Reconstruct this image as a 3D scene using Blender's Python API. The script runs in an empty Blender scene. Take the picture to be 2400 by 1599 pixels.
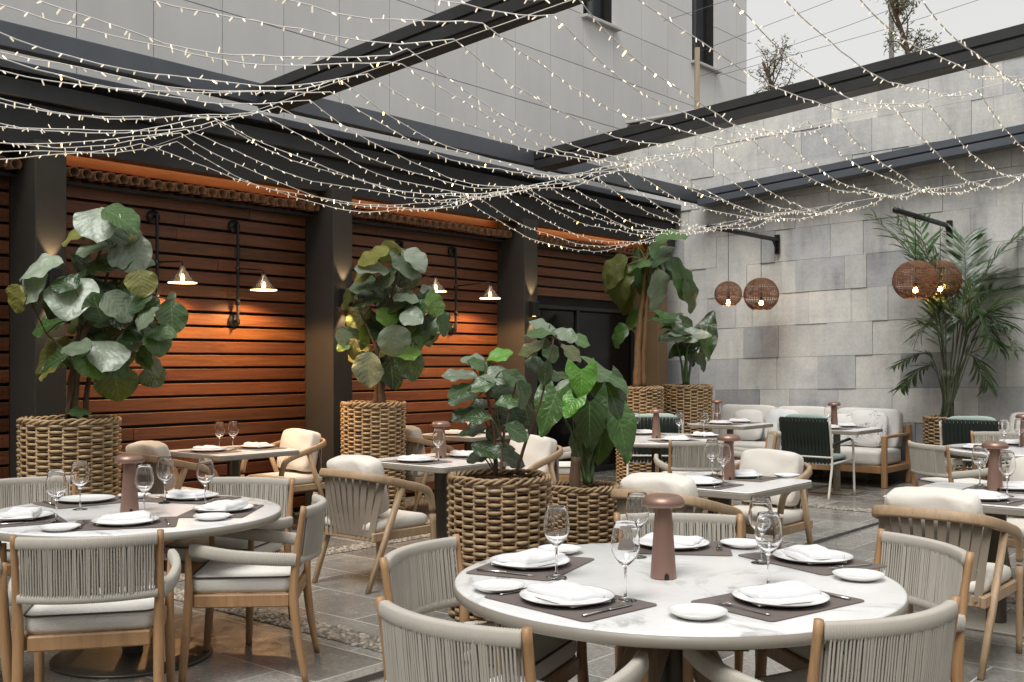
import bpy, bmesh, math, random
from math import sin, cos, pi, radians, sqrt, atan2
from mathutils import Vector, Matrix, Euler, Quaternion

scene = bpy.context.scene
COL = scene.collection
rnd = random.Random(7)

# ------------------------------------------------------------------ frame of the courtyard
UX, UY = .643, .766            # direction along the timber wall
ROT = -atan2(UX, UY)           # local +Y -> along the timber wall, local +X -> away from it


def uv(a, b, z=0.0):
    return Vector((a * UX + b * UY, a * UY - b * UX, z))


# ------------------------------------------------------------------ scene-graph helpers
def tag(o, label=None, cat=None, group=None, kind=None):
    if label: o['label'] = label
    if cat: o['category'] = cat
    if group: o['group'] = group
    if kind: o['kind'] = kind
    return o


def thing(name, label, cat, loc=(0, 0, 0), rz=0.0, group=None):
    o = bpy.data.objects.new(name, None)
    o.empty_display_size = .1
    COL.objects.link(o)
    o.location = loc
    o.rotation_euler = (0, 0, rz)
    return tag(o, label, cat, group)


def dup(root, loc, rz=0.0, label=None, group=None, scale=None):
    r = root.copy(); COL.objects.link(r)
    r.location = loc; r.rotation_euler = (0, 0, rz)
    if scale: r.scale = (scale, scale, scale)
    if label: r['label'] = label
    if group: r['group'] = group
    for ch in list(root.children):
        c = ch.copy(); COL.objects.link(c); c.parent = r
        for g in list(ch.children):
            d = g.copy(); COL.objects.link(d); d.parent = c
    return r


class MB:
    """collects geometry for ONE mesh"""
    def __init__(s):
        s.v = []; s.f = []; s.mi = []; s.sm = []; s.col = None; s.uv = None; s.M = None

    def add(s, verts, faces, mi=0, smooth=True, cols=None, uvs=None):
        n = len(s.v)
        if s.M is not None:
            verts = [s.M @ Vector(v) for v in verts]
        s.v.extend([tuple(v) for v in verts])
        for f in faces:
            s.f.append(tuple(i + n for i in f)); s.mi.append(mi); s.sm.append(smooth)
        if cols is not None:
            if s.col is None: s.col = [(1, 1, 1, 1)] * n
            s.col.extend(cols)
        elif s.col is not None:
            s.col.extend([(1, 1, 1, 1)] * len(verts))
        if uvs is not None:
            if s.uv is None: s.uv = [(0, 0)] * n
            s.uv.extend(uvs)
        elif s.uv is not None:
            s.uv.extend([(0, 0)] * len(verts))
        return s

    def box(s, c, d, bev=0.0, rot=None, mi=0, cols=None):
        x, y, z = d[0] / 2, d[1] / 2, d[2] / 2
        R = rot if rot is not None else Matrix.Identity(3)
        c = Vector(c)
        if bev <= 0:
            vs = [(-x, -y, -z), (x, -y, -z), (x, y, -z), (-x, y, -z), (-x, -y, z), (x, -y, z), (x, y, z), (-x, y, z)]
            fs = [(0, 3, 2, 1), (4, 5, 6, 7), (0, 1, 5, 4), (1, 2, 6, 5), (2, 3, 7, 6), (3, 0, 4, 7)]
            return s.add([c + R @ Vector(v) for v in vs], fs, mi, False, None if cols is None else [cols] * 8)
        b = min(bev, x * .99, y * .99, z * .99)
        vs = []; idx = {}
        for sx in (-1, 1):
            for sy in (-1, 1):
                for sz in (-1, 1):
                    for k, p in enumerate(((x, y - b, z - b), (x - b, y, z - b), (x - b, y - b, z))):
                        idx[(sx, sy, sz, k)] = len(vs)
                        vs.append(c + R @ Vector((sx * p[0], sy * p[1], sz * p[2])))
        fs = []
        for a in (-1, 1):
            q = [(a, -1, -1, 0), (a, 1, -1, 0), (a, 1, 1, 0), (a, -1, 1, 0)]; fs.append([idx[i] for i in (q if a > 0 else q[::-1])])
            q = [(-1, a, -1, 1), (-1, a, 1, 1), (1, a, 1, 1), (1, a, -1, 1)]; fs.append([idx[i] for i in (q if a > 0 else q[::-1])])
            q = [(-1, -1, a, 2), (1, -1, a, 2), (1, 1, a, 2), (-1, 1, a, 2)]; fs.append([idx[i] for i in (q if a > 0 else q[::-1])])
        for a in (-1, 1):
            for c2 in (-1, 1):
                fs.append([idx[i] for i in ((a, c2, -1, 0), (a, c2, 1, 0), (a, c2, 1, 1), (a, c2, -1, 1))][::(-1 if a * c2 > 0 else 1)][::-1])
                fs.append([idx[i] for i in ((a, -1, c2, 0), (a, 1, c2, 0), (a, 1, c2, 2), (a, -1, c2, 2))][::(1 if a * c2 > 0 else -1)])
                fs.append([idx[i] for i in ((-1, a, c2, 1), (1, a, c2, 1), (1, a, c2, 2), (-1, a, c2, 2))][::(-1 if a * c2 > 0 else 1)])
        for sx in (-1, 1):
            for sy in (-1, 1):
                for sz in (-1, 1):
                    t = [idx[(sx, sy, sz, k)] for k in range(3)]
                    fs.append(t if sx * sy * sz > 0 else t[::-1])
        return s.add(vs, fs, mi, False, None if cols is None else [cols] * len(vs))

    def tube(s, pts, r, n=8, closed=False, caps=True, flat=None, up=None, mi=0, cols=None):
        """sweep; r number or list; flat=(w,h) half sizes across (side, up) instead of r"""
        P = [Vector(p) for p in pts]; m = len(P)
        if m < 2: return s
        T = []
        for i in range(m):
            if closed: t = P[(i + 1) % m] - P[i - 1]
            else: t = P[min(i + 1, m - 1)] - P[max(i - 1, 0)]
            if t.length < 1e-9: t = Vector((0, 0, 1))
            T.append(t.normalized())
        if up is not None:
            Ns = []
            for t in T:
                u = Vector(up); u = u - t * u.dot(t)
                if u.length < 1e-5: u = Vector((1, 0, 0)) - t * t.x
                Ns.append(u.normalized())
        else:
            t0 = T[0]
            a = Vector((0, 0, 1)) if abs(t0.z) < .9 else Vector((1, 0, 0))
            nn = (a - t0 * a.dot(t0)).normalized(); Ns = [nn]
            for i in range(1, m):
                q = T[i - 1].rotation_difference(T[i]); nn = q @ nn
                nn = (nn - T[i] * nn.dot(T[i])).normalized(); Ns.append(nn)
        vs = []
        for i in range(m):
            N = Ns[i]; B = T[i].cross(N)
            if flat is not None:
                w, h = (flat[i] if isinstance(flat[0], (list, tuple)) else flat)
                for k in range(n):
                    th = 2 * pi * k / n
                    cx, sy = cos(th), sin(th)
                    ex = .55
                    px = math.copysign(abs(cx) ** ex, cx) * w; py = math.copysign(abs(sy) ** ex, sy) * h
                    vs.append(P[i] + B * px + N * py)
            else:
                rr = r[i] if isinstance(r, (list, tuple)) else r
                for k in range(n):
                    th = 2 * pi * k / n
                    vs.append(P[i] + (B * cos(th) + N * sin(th)) * rr)
        fs = []
        for i in range(m if closed else m - 1):
            j = (i + 1) % m
            for k in range(n):
                l = (k + 1) % n
                fs.append((i * n + k, i * n + l, j * n + l, j * n + k))
        if caps and not closed:
            fs.append(tuple(range(n))[::-1]); fs.append(tuple((m - 1) * n + k for k in range(n)))
        return s.add(vs, fs, mi, True, None if cols is None else [cols] * len(vs))

    def lathe(s, prof, n=24, c=(0, 0, 0), mi=0, smooth=True, close_top=False, close_bot=False):
        vs = []; fs = []
        for r, z in prof:
            for k in range(n):
                th = 2 * pi * k / n
                vs.append((c[0] + r * cos(th), c[1] + r * sin(th), c[2] + z))
        m = len(prof)
        for i in range(m - 1):
            for k in range(n):
                l = (k + 1) % n
                fs.append((i * n + k, i * n + l, (i + 1) * n + l, (i + 1) * n + k))
        if close_bot: fs.append(tuple(range(n))[::-1])
        if close_top: fs.append(tuple((m - 1) * n + k for k in range(n)))
        return s.add(vs, fs, mi, smooth)

    def cushion(s, c, d, e=.35, n=10, rot=None, puff=0.0, seed=0, wr=0.0, mi=0):
        """rounded cushion: subdivided cube pushed to a superellipsoid; puff bulges faces"""
        R = rot if rot is not None else Matrix.Identity(3); c = Vector(c)
        rg = random.Random(seed)
        ph = [rg.uniform(0, 6.28) for _ in range(6)]
        vs = []; key = {}; fs = []

        def vert(p):
            k = (round(p[0], 5), round(p[1], 5), round(p[2], 5))
            if k in key: return key[k]
            x, y, z = p
            q = 2.0 / e
            nrm = (abs(x) ** q + abs(y) ** q + abs(z) ** q) ** (1 / q)
            X, Y, Z = x / nrm, y / nrm, z / nrm
            if puff:
                # pinch thickness towards the edges in the x-z plane (pillow), thickness along y
                ed = max(abs(X), abs(Z))
                Y *= (1 - puff * (ed ** 3))
            w = wr * (sin(X * 5 + ph[0] + 3 * Z) + sin(Z * 7 + ph[1] - 2 * X) + .6 * sin((X + Z) * 13 + ph[2]))
            Y += w * (1 if Y > 0 else -1) * (1 - abs(X) ** 4)
            Z += wr * .5 * sin(X * 4 + ph[3])
            vs.append(c + R @ Vector((X * d[0] / 2, Y * d[1] / 2, Z * d[2] / 2)))
            key[k] = len(vs) - 1
            return key[k]
        for ax in range(3):
            for sg in (-1, 1):
                for i in range(n):
                    for j in range(n):
                        def pt(i, j):
                            a, b = sin((-1 + 2 * i / n) * pi / 2 * .98) / sin(pi / 2 * .98), sin((-1 + 2 * j / n) * pi / 2 * .98) / sin(pi / 2 * .98)
                            p = [0, 0, 0]; p[ax] = sg; p[(ax + 1) % 3] = a; p[(ax + 2) % 3] = b
                            return vert(tuple(p))
                        q = (pt(i, j), pt(i + 1, j), pt(i + 1, j + 1), pt(i, j + 1))
                        fs.append(q if sg > 0 else q[::-1])
        return s.add(vs, fs, mi, True)

    def build(s, name, mat, parent=None, auto=None):
        me = bpy.data.meshes.new(name)
        me.from_pydata(s.v, [], s.f)
        mats = mat if isinstance(mat, (list, tuple)) else [mat]
        for m in mats: me.materials.append(m)
        me.polygons.foreach_set('use_smooth', s.sm)
        me.polygons.foreach_set('material_index', s.mi)
        if s.col is not None:
            ca = me.color_attributes.new('tint', 'FLOAT_COLOR', 'POINT')
            flat = []
            for c in s.col: flat.extend(c if len(c) == 4 else (*c, 1))
            ca.data.foreach_set('color', flat)
        if s.uv is not None:
            ul = me.uv_layers.new(name='leafmap')
            li = [0] * len(me.loops); me.loops.foreach_get('vertex_index', li)
            flat = []
            for i in li: flat.extend(s.uv[i])
            ul.data.foreach_set('uv', flat)
        me.update()
        o = bpy.data.objects.new(name, me)
        COL.objects.link(o)
        if parent is not None: o.parent = parent
        return o


def arc(cx, cy, r, a0, a1, n):
    return [(cx + r * cos(a0 + (a1 - a0) * i / n), cy + r * sin(a0 + (a1 - a0) * i / n)) for i in range(n + 1)]


def spline(pts, n=6):
    """Catmull-Rom through pts"""
    P = [Vector(p) for p in pts]
    if len(P) < 3: return P
    out = []
    for i in range(len(P) - 1):
        p0 = P[i - 1] if i > 0 else P[0] * 2 - P[1]
        p1, p2 = P[i], P[i + 1]
        p3 = P[i + 2] if i + 2 < len(P) else P[-1] * 2 - P[-2]
        for k in range(n):
            t = k / n
            out.append(.5 * ((2 * p1) + (p2 - p0) * t + (2 * p0 - 5 * p1 + 4 * p2 - p3) * t * t + (3 * p1 - p0 - 3 * p2 + p3) * t ** 3))
    out.append(P[-1])
    return out


# ------------------------------------------------------------------ materials
class NT:
    def __init__(s, name):
        s.m = bpy.data.materials.new(name); s.m.use_nodes = True
        s.t = s.m.node_tree; s.n = s.t.nodes; s.l = s.t.links
        s.bsdf = s.n['Principled BSDF']; s.out = s.n['Material Output']

    def node(s, typ, **kw):
        nd = s.n.new(typ)
        for k, v in kw.items():
            if k.startswith('i_'):
                key = k[2:]
                key = int(key) if key.isdigit() else key.replace('_', ' ')
                nd.inputs[key].default_value = v
            else: setattr(nd, k, v)
        return nd

    def link(s, a, b): s.l.new(a, b)

    def coords(s, kind='Object', scale=(1, 1, 1), rot=(0, 0, 0), loc=(0, 0, 0)):
        tc = s.node('ShaderNodeTexCoord'); mp = s.node('ShaderNodeMapping')
        mp.inputs['Scale'].default_value = scale; mp.inputs['Rotation'].default_value = rot; mp.inputs['Location'].default_value = loc
        s.link(tc.outputs[kind], mp.inputs[0]); return mp.outputs[0]

    def noise(s, vec, scale, detail=4, rough=.55, dist=0.0):
        n = s.node('ShaderNodeTexNoise'); n.inputs['Scale'].default_value = scale
        n.inputs['Detail'].default_value = detail; n.inputs['Roughness'].default_value = rough; n.inputs['Distortion'].default_value = dist
        if vec is not None: s.link(vec, n.inputs['Vector'])
        return n.outputs['Fac']

    def ramp(s, fac, stops):
        r = s.node('ShaderNodeValToRGB'); e = r.color_ramp.elements
        while len(e) > 1: e.remove(e[-1])
        e[0].position = stops[0][0]; e[0].color = (*stops[0][1], 1)
        for p, c in stops[1:]:
            k = e.new(p); k.color = (*c, 1)
        s.link(fac, r.inputs[0]); return r.outputs[0]

    def mix(s, fac, a, b, mode='MIX'):
        m = s.node('ShaderNodeMix'); m.data_type = 'RGBA'; m.blend_type = mode
        for v, key in ((fac, 0), (a, 6), (b, 7)):
            if isinstance(v, (int, float)): m.inputs[key].default_value = v
            elif isinstance(v, (tuple, list)): m.inputs[key].default_value = (*v, 1)[:4]
            else: s.link(v, m.inputs[key])
        return m.outputs[2]

    def math(s, op, a, b=None, c=None):
        m = s.node('ShaderNodeMath'); m.operation = op
        for i, v in enumerate((a, b, c)):
            if v is None: continue
            if isinstance(v, (int, float)): m.inputs[i].default_value = v
            else: s.link(v, m.inputs[i])
        return m.outputs[0]

    def bump(s, h, strength=.3, dist=.01):
        b = s.node('ShaderNodeBump'); b.inputs['Strength'].default_value = strength; b.inputs['Distance'].default_value = dist
        s.link(h, b.inputs['Height']); s.link(b.outputs[0], s.bsdf.inputs['Normal']); return b

    def set(s, **kw):
        for k, v in kw.items():
            key = k.replace('_', ' ')
            if isinstance(v, (int, float)): s.bsdf.inputs[key].default_value = v
            elif isinstance(v, (tuple, list)): s.bsdf.inputs[key].default_value = (*v, 1)[:4]
            else: s.link(v, s.bsdf.inputs[key])
        return s


def m_plain(name, c, rough=.5, metal=0.0, var=.12, sc=6.0, bump=0.0, bsc=60.0, spec=.5):
    t = NT(name); vec = t.coords()
    f = t.noise(vec, sc, 5)
    lo = tuple(x * (1 - var) for x in c); hi = tuple(min(1, x * (1 + var)) for x in c)
    t.set(Base_Color=t.ramp(f, [(.3, lo), (.7, hi)]), Metallic=metal, Specular_IOR_Level=spec)
    rf = t.noise(vec, sc * 2.7, 3)
    t.set(Roughness=t.math('MULTIPLY_ADD', rf, .25, rough - .12))
    if bump: t.bump(t.noise(vec, bsc, 3), bump, .004)
    return t.m


def m_wood(name, c1, c2, rough=.5, stretch=(14, 14, 1.2), sc=3.0, bump=.15):
    t = NT(name); vec = t.coords('Object', stretch)
    oi = t.node('ShaderNodeObjectInfo')
    va = t.node('ShaderNodeVectorMath', operation='ADD'); t.link(vec, va.inputs[0])
    cm = t.node('ShaderNodeCombineXYZ')
    t.link(t.math('MULTIPLY', oi.outputs['Random'], 37.0), cm.inputs[0]); t.link(cm.outputs[0], va.inputs[1])
    f = t.noise(va.outputs[0], sc, 6, .6, .6)
    g = t.noise(va.outputs[0], sc * 6, 3, .5)
    m = t.math('ADD', t.math('MULTIPLY', f, .75), t.math('MULTIPLY', g, .25))
    t.set(Base_Color=t.ramp(m, [(.3, c1), (.5, tuple((a + b) / 2 for a, b in zip(c1, c2))), (.68, c2)]))
    t.set(Roughness=t.math('MULTIPLY_ADD', f, .2, rough - .1))
    t.bump(m, bump, .003)
    return t.m


def m_cloth(name, c, weave=500.0, bump=.35, var=.06, rough=.9):
    t = NT(name); vec = t.coords()
    f = t.noise(vec, 5, 4)
    lo = tuple(x * (1 - var) for x in c); hi = tuple(min(1, x * (1 + var)) for x in c)
    t.set(Base_Color=t.ramp(f, [(.3, lo), (.7, hi)]), Roughness=rough, Sheen_Weight=.15, Specular_IOR_Level=.2)
    v = t.node('ShaderNodeTexVoronoi'); v.inputs['Scale'].default_value = weave; t.link(vec, v.inputs['Vector'])
    oi = t.node('ShaderNodeObjectInfo'); va = t.node('ShaderNodeVectorMath', operation='ADD'); cm = t.node('ShaderNodeCombineXYZ')
    t.link(t.math('MULTIPLY', oi.outputs['Random'], 31.0), cm.inputs[0]); t.link(vec, va.inputs[0]); t.link(cm.outputs[0], va.inputs[1])
    w = t.math('ADD', t.noise(va.outputs[0], 7, 4, .5, .8), t.math('MULTIPLY', t.noise(va.outputs[0], 2.5, 2), 1.5))
    h = t.math('ADD', t.math('MULTIPLY', v.outputs['Distance'], .3), t.math('MULTIPLY', w, 1.2))
    t.bump(h, bump, .006)
    return t.m


def m_emit(name, c, s, base=(.8, .8, .8), sampling='NONE'):
    t = NT(name); t.set(Base_Color=base, Emission_Color=c, Emission_Strength=s, Roughness=.4)
    try: t.m.cycles.emission_sampling = sampling
    except Exception: pass
    return t.m


def m_leaf(name, rough=.38, trans=.25, veins=7.0, vein_c=(.25, .33, .14), blotch=0.0):
    t = NT(name)
    at = t.node('ShaderNodeVertexColor', layer_name='tint')
    uvn = t.node('ShaderNodeUVMap', uv_map='leafmap')
    sp = t.node('ShaderNodeSeparateXYZ'); t.link(uvn.outputs[0], sp.inputs[0])
    au = t.math('ABSOLUTE', t.math('SUBTRACT', sp.outputs[0], .5))      # 0 at midrib .. .5 edge
    mid = t.math('LESS_THAN', au, .018)
    ph = t.math('FRACT', t.math('SUBTRACT', t.math('MULTIPLY', sp.outputs[1], veins), t.math('MULTIPLY', au, veins * .75)))
    sv = t.math('LESS_THAN', t.math('ABSOLUTE', t.math('SUBTRACT', ph, .5)), .055)
    vein = t.math('MAXIMUM', mid, t.math('MULTIPLY', sv, .65))
    vec = t.coords()
    nz = t.noise(vec, 22, 4)
    c0 = t.mix(t.math('MULTIPLY', nz, .5), at.outputs['Color'], (.03, .05, .02))
    c1 = t.mix(t.math('MULTIPLY', vein, .42), c0, vein_c)
    t.set(Base_Color=c1, Roughness=rough, Specular_IOR_Level=.6, Coat_Weight=.35, Coat_Roughness=.25)
    hh = t.math('ADD', t.math('MULTIPLY', t.math('ABSOLUTE', t.math('SUBTRACT', ph, .5)), .35), t.math('MULTIPLY', nz, .6))
    hh = t.math('ADD', hh, t.math('MULTIPLY', t.noise(vec, 14, 3, .5, 1.0), 1.4)); t.bump(hh, .75, .012)
    tr = t.node('ShaderNodeBsdfTranslucent'); t.link(t.mix(.5, c1, (.25, .4, .05)), tr.inputs[0])
    mx = t.node('ShaderNodeMixShader'); mx.inputs[0].default_value = trans
    t.link(t.bsdf.outputs[0], mx.inputs[1]); t.link(tr.outputs[0], mx.inputs[2]); t.link(mx.outputs[0], t.out.inputs[0])
    return t.m


M = {}
M['oak'] = m_wood('oak_wood', (.31, .205, .12), (.46, .325, .20), .55)
M['teak'] = m_wood('teak_wood', (.29, .155, .07), (.45, .27, .135), .45)
M['grey_oak'] = m_wood('weathered_oak', (.27, .19, .125), (.43, .33, .23), .6)
M['rope'] = m_cloth('rope_cord', (.45, .418, .362), 700, .25, .07)
M['boucle'] = m_cloth('boucle_fabric', (.78, .755, .70), 330, .8, .04)
M['linen'] = m_cloth('linen_fabric', (.72, .68, .61), 800, .45, .05)
M['sofa_fabric'] = m_cloth('sofa_fabric', (.60, .585, .55), 900, .3, .04)
M['pillow_blue'] = m_cloth('pale_grey_fabric', (.58, .60, .60), 700, .4, .06)
M['sage'] = m_cloth('sage_fabric', (.36, .46, .41), 800, .4, .06)
M['piping'] = m_plain('piping_cord', (.07, .06, .05), .8)
M['strap'] = m_cloth('strap_webbing', (.26, .215, .165), 900, .2, .12)
M['green_strap'] = m_plain('green_strap', (.010, .018, .014), .55, 0, .25, 8)
M['cream_metal'] = m_plain('cream_painted_metal', (.62, .60, .54), .4, 0, .05)
M['bronze'] = m_plain('bronze_column', (.085, .072, .058), .4, .55, .12)
M['taupe_metal'] = m_plain('taupe_rim', (.25, .225, .185), .45, .0, .06)
M['copper'] = m_plain('rose_copper', (.285, .175, .135), .40, .5, .05, 4)
M['black'] = m_plain('black_metal', (.012, .012, .012), .45, .2, .2)
M['dark'] = m_plain('dark_paint', (.016, .015, .014), .7, 0, .25)
M['mat_fabric'] = m_cloth('placemat', (.135, .108, .095), 900, .25, .1, .7)
M['porcelain'] = m_plain('porcelain', (.73, .73, .715), .16, 0, .02)
M['napkin'] = m_cloth('napkin_cotton', (.72, .72, .725), 900, .35, .02)
M['steel'] = m_plain('cutlery_steel', (.62, .61, .59), .2, 1.0, .05)
M['soil'] = m_plain('soil', (.03, .02, .014), .95, 0, .4, 30, .8, 80)
M['bark'] = m_wood('bark', (.055, .032, .018), (.14, .085, .048), .8, (20, 20, 4), 3, .5)
M['fibre'] = m_wood('banana_fibre', (.12, .06, .025), (.27, .15, .065), .8, (25, 25, 3), 3, .5)
M['palm_stem'] = m_plain('palm_stem', (.035, .042, .018), .6, 0, .4, 20)
M['stem'] = m_plain('green_stem', (.05, .09, .025), .5, 0, .3, 20)
M['leaf'] = m_leaf('fiddle_leaf', .36, .22, 7.0)
M['leaf_heart'] = m_leaf('heart_leaf', .3, .25, 8.0, (.22, .36, .14))
M['leaf_banana'] = m_leaf('banana_leaf', .36, .25, 22.0, (.16, .26, .10))
M['frond'] = m_leaf('palm_frond', .4, .2, 1.0, (.08, .14, .05))
M['olive'] = m_leaf('olive_leaf', .5, .2, 1.0, (.14, .15, .08))


def m_glass():
    t = NT('clear_glass')
    t.set(Base_Color=(1, 1, 1), Roughness=0.0, IOR=1.45, Transmission_Weight=1.0)
    # light passes straight through for shadow purposes is left to the renderer
    return t.m


M['glass'] = m_glass()


def m_wicker(name, c1, c2):
    t = NT(name); vec = t.coords('Object', (1, 1, 1))
    f = t.noise(vec, 9, 4); g = t.noise(vec, 60, 3)
    m = t.math('ADD', t.math('MULTIPLY', f, .6), t.math('MULTIPLY', g, .4))
    t.set(Base_Color=t.ramp(m, [(.32, c1), (.68, c2)]), Roughness=.55)
    t.bump(g, .4, .004)
    return t.m


M['wicker'] = m_wicker('wicker_natural', (.25, .155, .072), (.50, .355, .20))
M['wicker_dark'] = m_wicker('wicker_brown', (.20, .125, .062), (.42, .29, .165))
M['rattan'] = m_wicker('rattan_shade', (.10, .045, .022), (.24, .115, .058))


def m_marble():
    t = NT('white_marble'); vec = t.coords('Object', (1, 1, 1), (0, 0, .5))
    w1 = t.noise(vec, 1.3, 6, .62, 1.2)
    v = t.math('ABSOLUTE', t.math('SUBTRACT', w1, .5))
    vein = t.ramp(v, [(0.0, (1, 1, 1)), (.012, (.75, .75, .75)), (.03, (.12, .12, .12)), (.06, (0, 0, 0))])
    msk = t.ramp(t.noise(vec, 1.6, 2), [(.42, (0, 0, 0)), (.6, (1, 1, 1))])
    vv = t.mix(1.0, vein, msk, 'MULTIPLY')
    w2 = t.noise(vec, 4.5, 6, .65, 1.6)
    v2 = t.ramp(t.math('ABSOLUTE', t.math('SUBTRACT', w2, .5)), [(0, (.35, .35, .35)), (.012, (0, 0, 0))])
    c = t.mix(t.math('MULTIPLY', vv, .9), (.77, .765, .755), (.30, .29, .28))
    c = t.mix(t.math('MULTIPLY', v2, .55), c, (.5, .485, .46))
    cl = t.ramp(t.noise(vec, 2.2, 5), [(.4, (1, 1, 1)), (.75, (.88, .88, .885))])
    t.set(Base_Color=t.mix(1.0, c, cl, 'MULTIPLY'), Roughness=.24)
    return t.m


M['marble'] = m_marble()


def m_floor():
    t = NT('slate_paving'); vec = t.coords('Object')
    br = t.node('ShaderNodeTexBrick'); br.offset = .37; br.squash = 1.0
    br.inputs['Scale'].default_value = 1.0; br.inputs['Brick Width'].default_value = .78; br.inputs['Row Height'].default_value = .46
    br.inputs['Mortar Size'].default_value = .005; br.inputs['Mortar Smooth'].default_value = .25; br.inputs['Bias'].default_value = 0
    br.inputs['Color1'].default_value = (0, 0, 0, 1); br.inputs['Color2'].default_value = (1, 1, 1, 1); br.inputs['Mortar'].default_value = (.5, .5, .5, 1)
    t.link(vec, br.inputs['Vector'])
    big = t.noise(vec, 1.1, 5, .6, .4); mid = t.noise(vec, 5, 6, .65, .5); fine = t.noise(vec, 45, 4, .6)
    tone = t.math('ADD', t.math('MULTIPLY', br.outputs['Color'], .42), t.math('ADD', t.math('MULTIPLY', mid, .42), t.math('MULTIPLY', big, .24)))
    c = t.ramp(tone, [(.28, (.125, .121, .108)), (.48, (.205, .199, .18)), (.68, (.30, .29, .264)), (.9, (.40, .388, .355))])
    sp = t.ramp(fine, [(.4, (.72, .72, .72)), (.7, (1.15, 1.15, 1.15))])
    c = t.mix(1.0, c, sp, 'MULTIPLY')
    c = t.mix(br.outputs['Fac'], c, (.42, .40, .365))
    r = t.math('ADD', t.math('MULTIPLY_ADD', mid, .40, .04), t.math('MULTIPLY', br.outputs['Fac'], .4))
    t.set(Base_Color=c, Roughness=r, Specular_IOR_Level=.55)
    h = t.math('ADD', t.math('MULTIPLY', mid, .6), t.math('MULTIPLY', t.math('SUBTRACT', 1.0, br.outputs['Fac']), .9))
    h = t.math('ADD', h, t.math('MULTIPLY', fine, .12))
    t.bump(h, .35, .006)
    return t.m


def m_slats():
    t = NT('mahogany_boards'); vec = t.coords('Object', (10, .55, 10))
    at = t.node('ShaderNodeVertexColor', layer_name='tint')
    f = t.noise(vec, 3.0, 6, .62, .8); g = t.noise(vec, 22, 3)
    m = t.math('ADD', t.math('MULTIPLY', f, .7), t.math('MULTIPLY', g, .3))
    c = t.ramp(m, [(.28, (.066, .0235, .011)), (.5, (.130, .047, .0195)), (.72, (.200, .077, .033))])
    t.set(Base_Color=t.mix(1.0, c, at.outputs['Color'], 'MULTIPLY'), Roughness=t.math('MULTIPLY_ADD', f, .3, .28), Specular_IOR_Level=.35)
    t.bump(m, .2, .004)
    return t.m


def m_stone():
    t = NT('limestone_cladding'); vec = t.coords('Object')
    at = t.node('ShaderNodeVertexColor', layer_name='tint')
    st = t.coords('Object', (3.0, 3.0, .45))
    big = t.noise(vec, 1.6, 6, .62, .5); str_ = t.noise(st, 2.2, 5, .6); fine = t.noise(vec, 30, 5, .62); sed = t.noise(t.coords('Object', (.7, .7, 6)), 3, 5, .6, .4)
    k = t.ramp(t.math('ADD', t.math('ADD', t.math('MULTIPLY', big, .55), t.math('MULTIPLY', str_, .33)), t.math('MULTIPLY', sed, .12)),
               [(.34, (.60, .60, .61)), (.48, (.92, .92, .92)), (.66, (1.18, 1.165, 1.13))])
    f = t.ramp(fine, [(.35, (.90, .90, .90)), (.7, (1.05, 1.05, 1.05))])
    c = t.mix(1.0, t.mix(1.0, at.outputs['Color'], k, 'MULTIPLY'), f, 'MULTIPLY')
    t.set(Base_Color=c, Roughness=.72, Specular_IOR_Level=.3)
    t.bump(t.math('ADD', t.math('MULTIPLY', fine, .35), t.math('MULTIPLY', big, .7)), .3, .012)
    return t.m


def m_panels():
    """grey rendered panels, joints modelled by the mesh itself"""
    t = NT('grey_facade_panel'); vec = t.coords('Object')
    at = t.node('ShaderNodeVertexColor', layer_name='tint')
    f = t.noise(vec, .6, 5); g = t.noise(t.coords('Object', (2, 2, .3)), 1.5, 4); h = t.noise(vec, 40, 3)
    k = t.ramp(t.math('ADD', t.math('MULTIPLY', f, .5), t.math('MULTIPLY', g, .5)), [(.35, (.93, .93, .93)), (.65, (1.03, 1.03, 1.03))])
    t.set(Base_Color=t.mix(1.0, at.outputs['Color'], k, 'MULTIPLY'), Roughness=.8, Specular_IOR_Level=.2)
    t.bump(h, .1, .003)
    return t.m


M['floor'] = m_floor(); M['slats'] = m_slats(); M['stone'] = m_stone(); M['panel'] = m_panels()
M['rear'] = m_plain('rear_render', (.30, .285, .26), .8, 0, .1, 2)
M['pillar'] = m_plain('brown_grey_render', (.030, .025, .019), .75, 0, .14, 2.5, .25, 50)
M['fascia'] = m_plain('graphite_aluminium', (.085, .094, .11), .36, .15, .12, 3)
M['anthracite'] = m_plain('anthracite_metal', (.026, .026, .027), .42, .3, .15, 4)
M['clay'] = m_plain('clay_tile', (.24, .125, .065), .75, 0, .3, 12)
M['beam'] = m_plain('dark_beam_metal', (.045, .045, .046), .36, .5, .15, 4)
M['pale_stone'] = m_plain('pale_coping', (.46, .45, .43), .8, 0, .1)
M['pillar_lit'] = m_plain('warm_lit_render', (.17, .105, .05), .6, 0, .12, 3)  # fourth pillar's render, lightened to ochre: warm lamplight put into its colour
M['pebble'] = m_plain('pebble', (.42, .39, .345), .6, 0, .45, 9)
M['mortar'] = m_plain('mortar', (.14, .128, .112), .9, 0, .2, 20)
M['white_wire'] = m_plain('white_cord', (.72, .70, .66), .5)
M['bulb'] = m_emit('fairy_bulb', (1.0, .80, .50), .42, (.85, .83, .78))
M['bulb_hot'] = m_emit('fairy_bulb_bright', (1.0, .62, .22), 9.0)
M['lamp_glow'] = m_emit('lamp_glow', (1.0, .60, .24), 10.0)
M['lamp_bulb'] = m_emit('lamp_bulb', (1.0, .66, .30), 22.0)
M['pend_bulb'] = m_emit('pendant_bulb', (1.0, .55, .18), 45.0)
M['smoked'] = NT('smoked_glass').set(Base_Color=(.30, .26, .22), Roughness=.06, Transmission_Weight=.75, IOR=1.4).m
M['door_glass'] = m_plain('dark_door_glass', (.006, .006, .006), .12, 0, .1, 3, 0, 60, .25)
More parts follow.
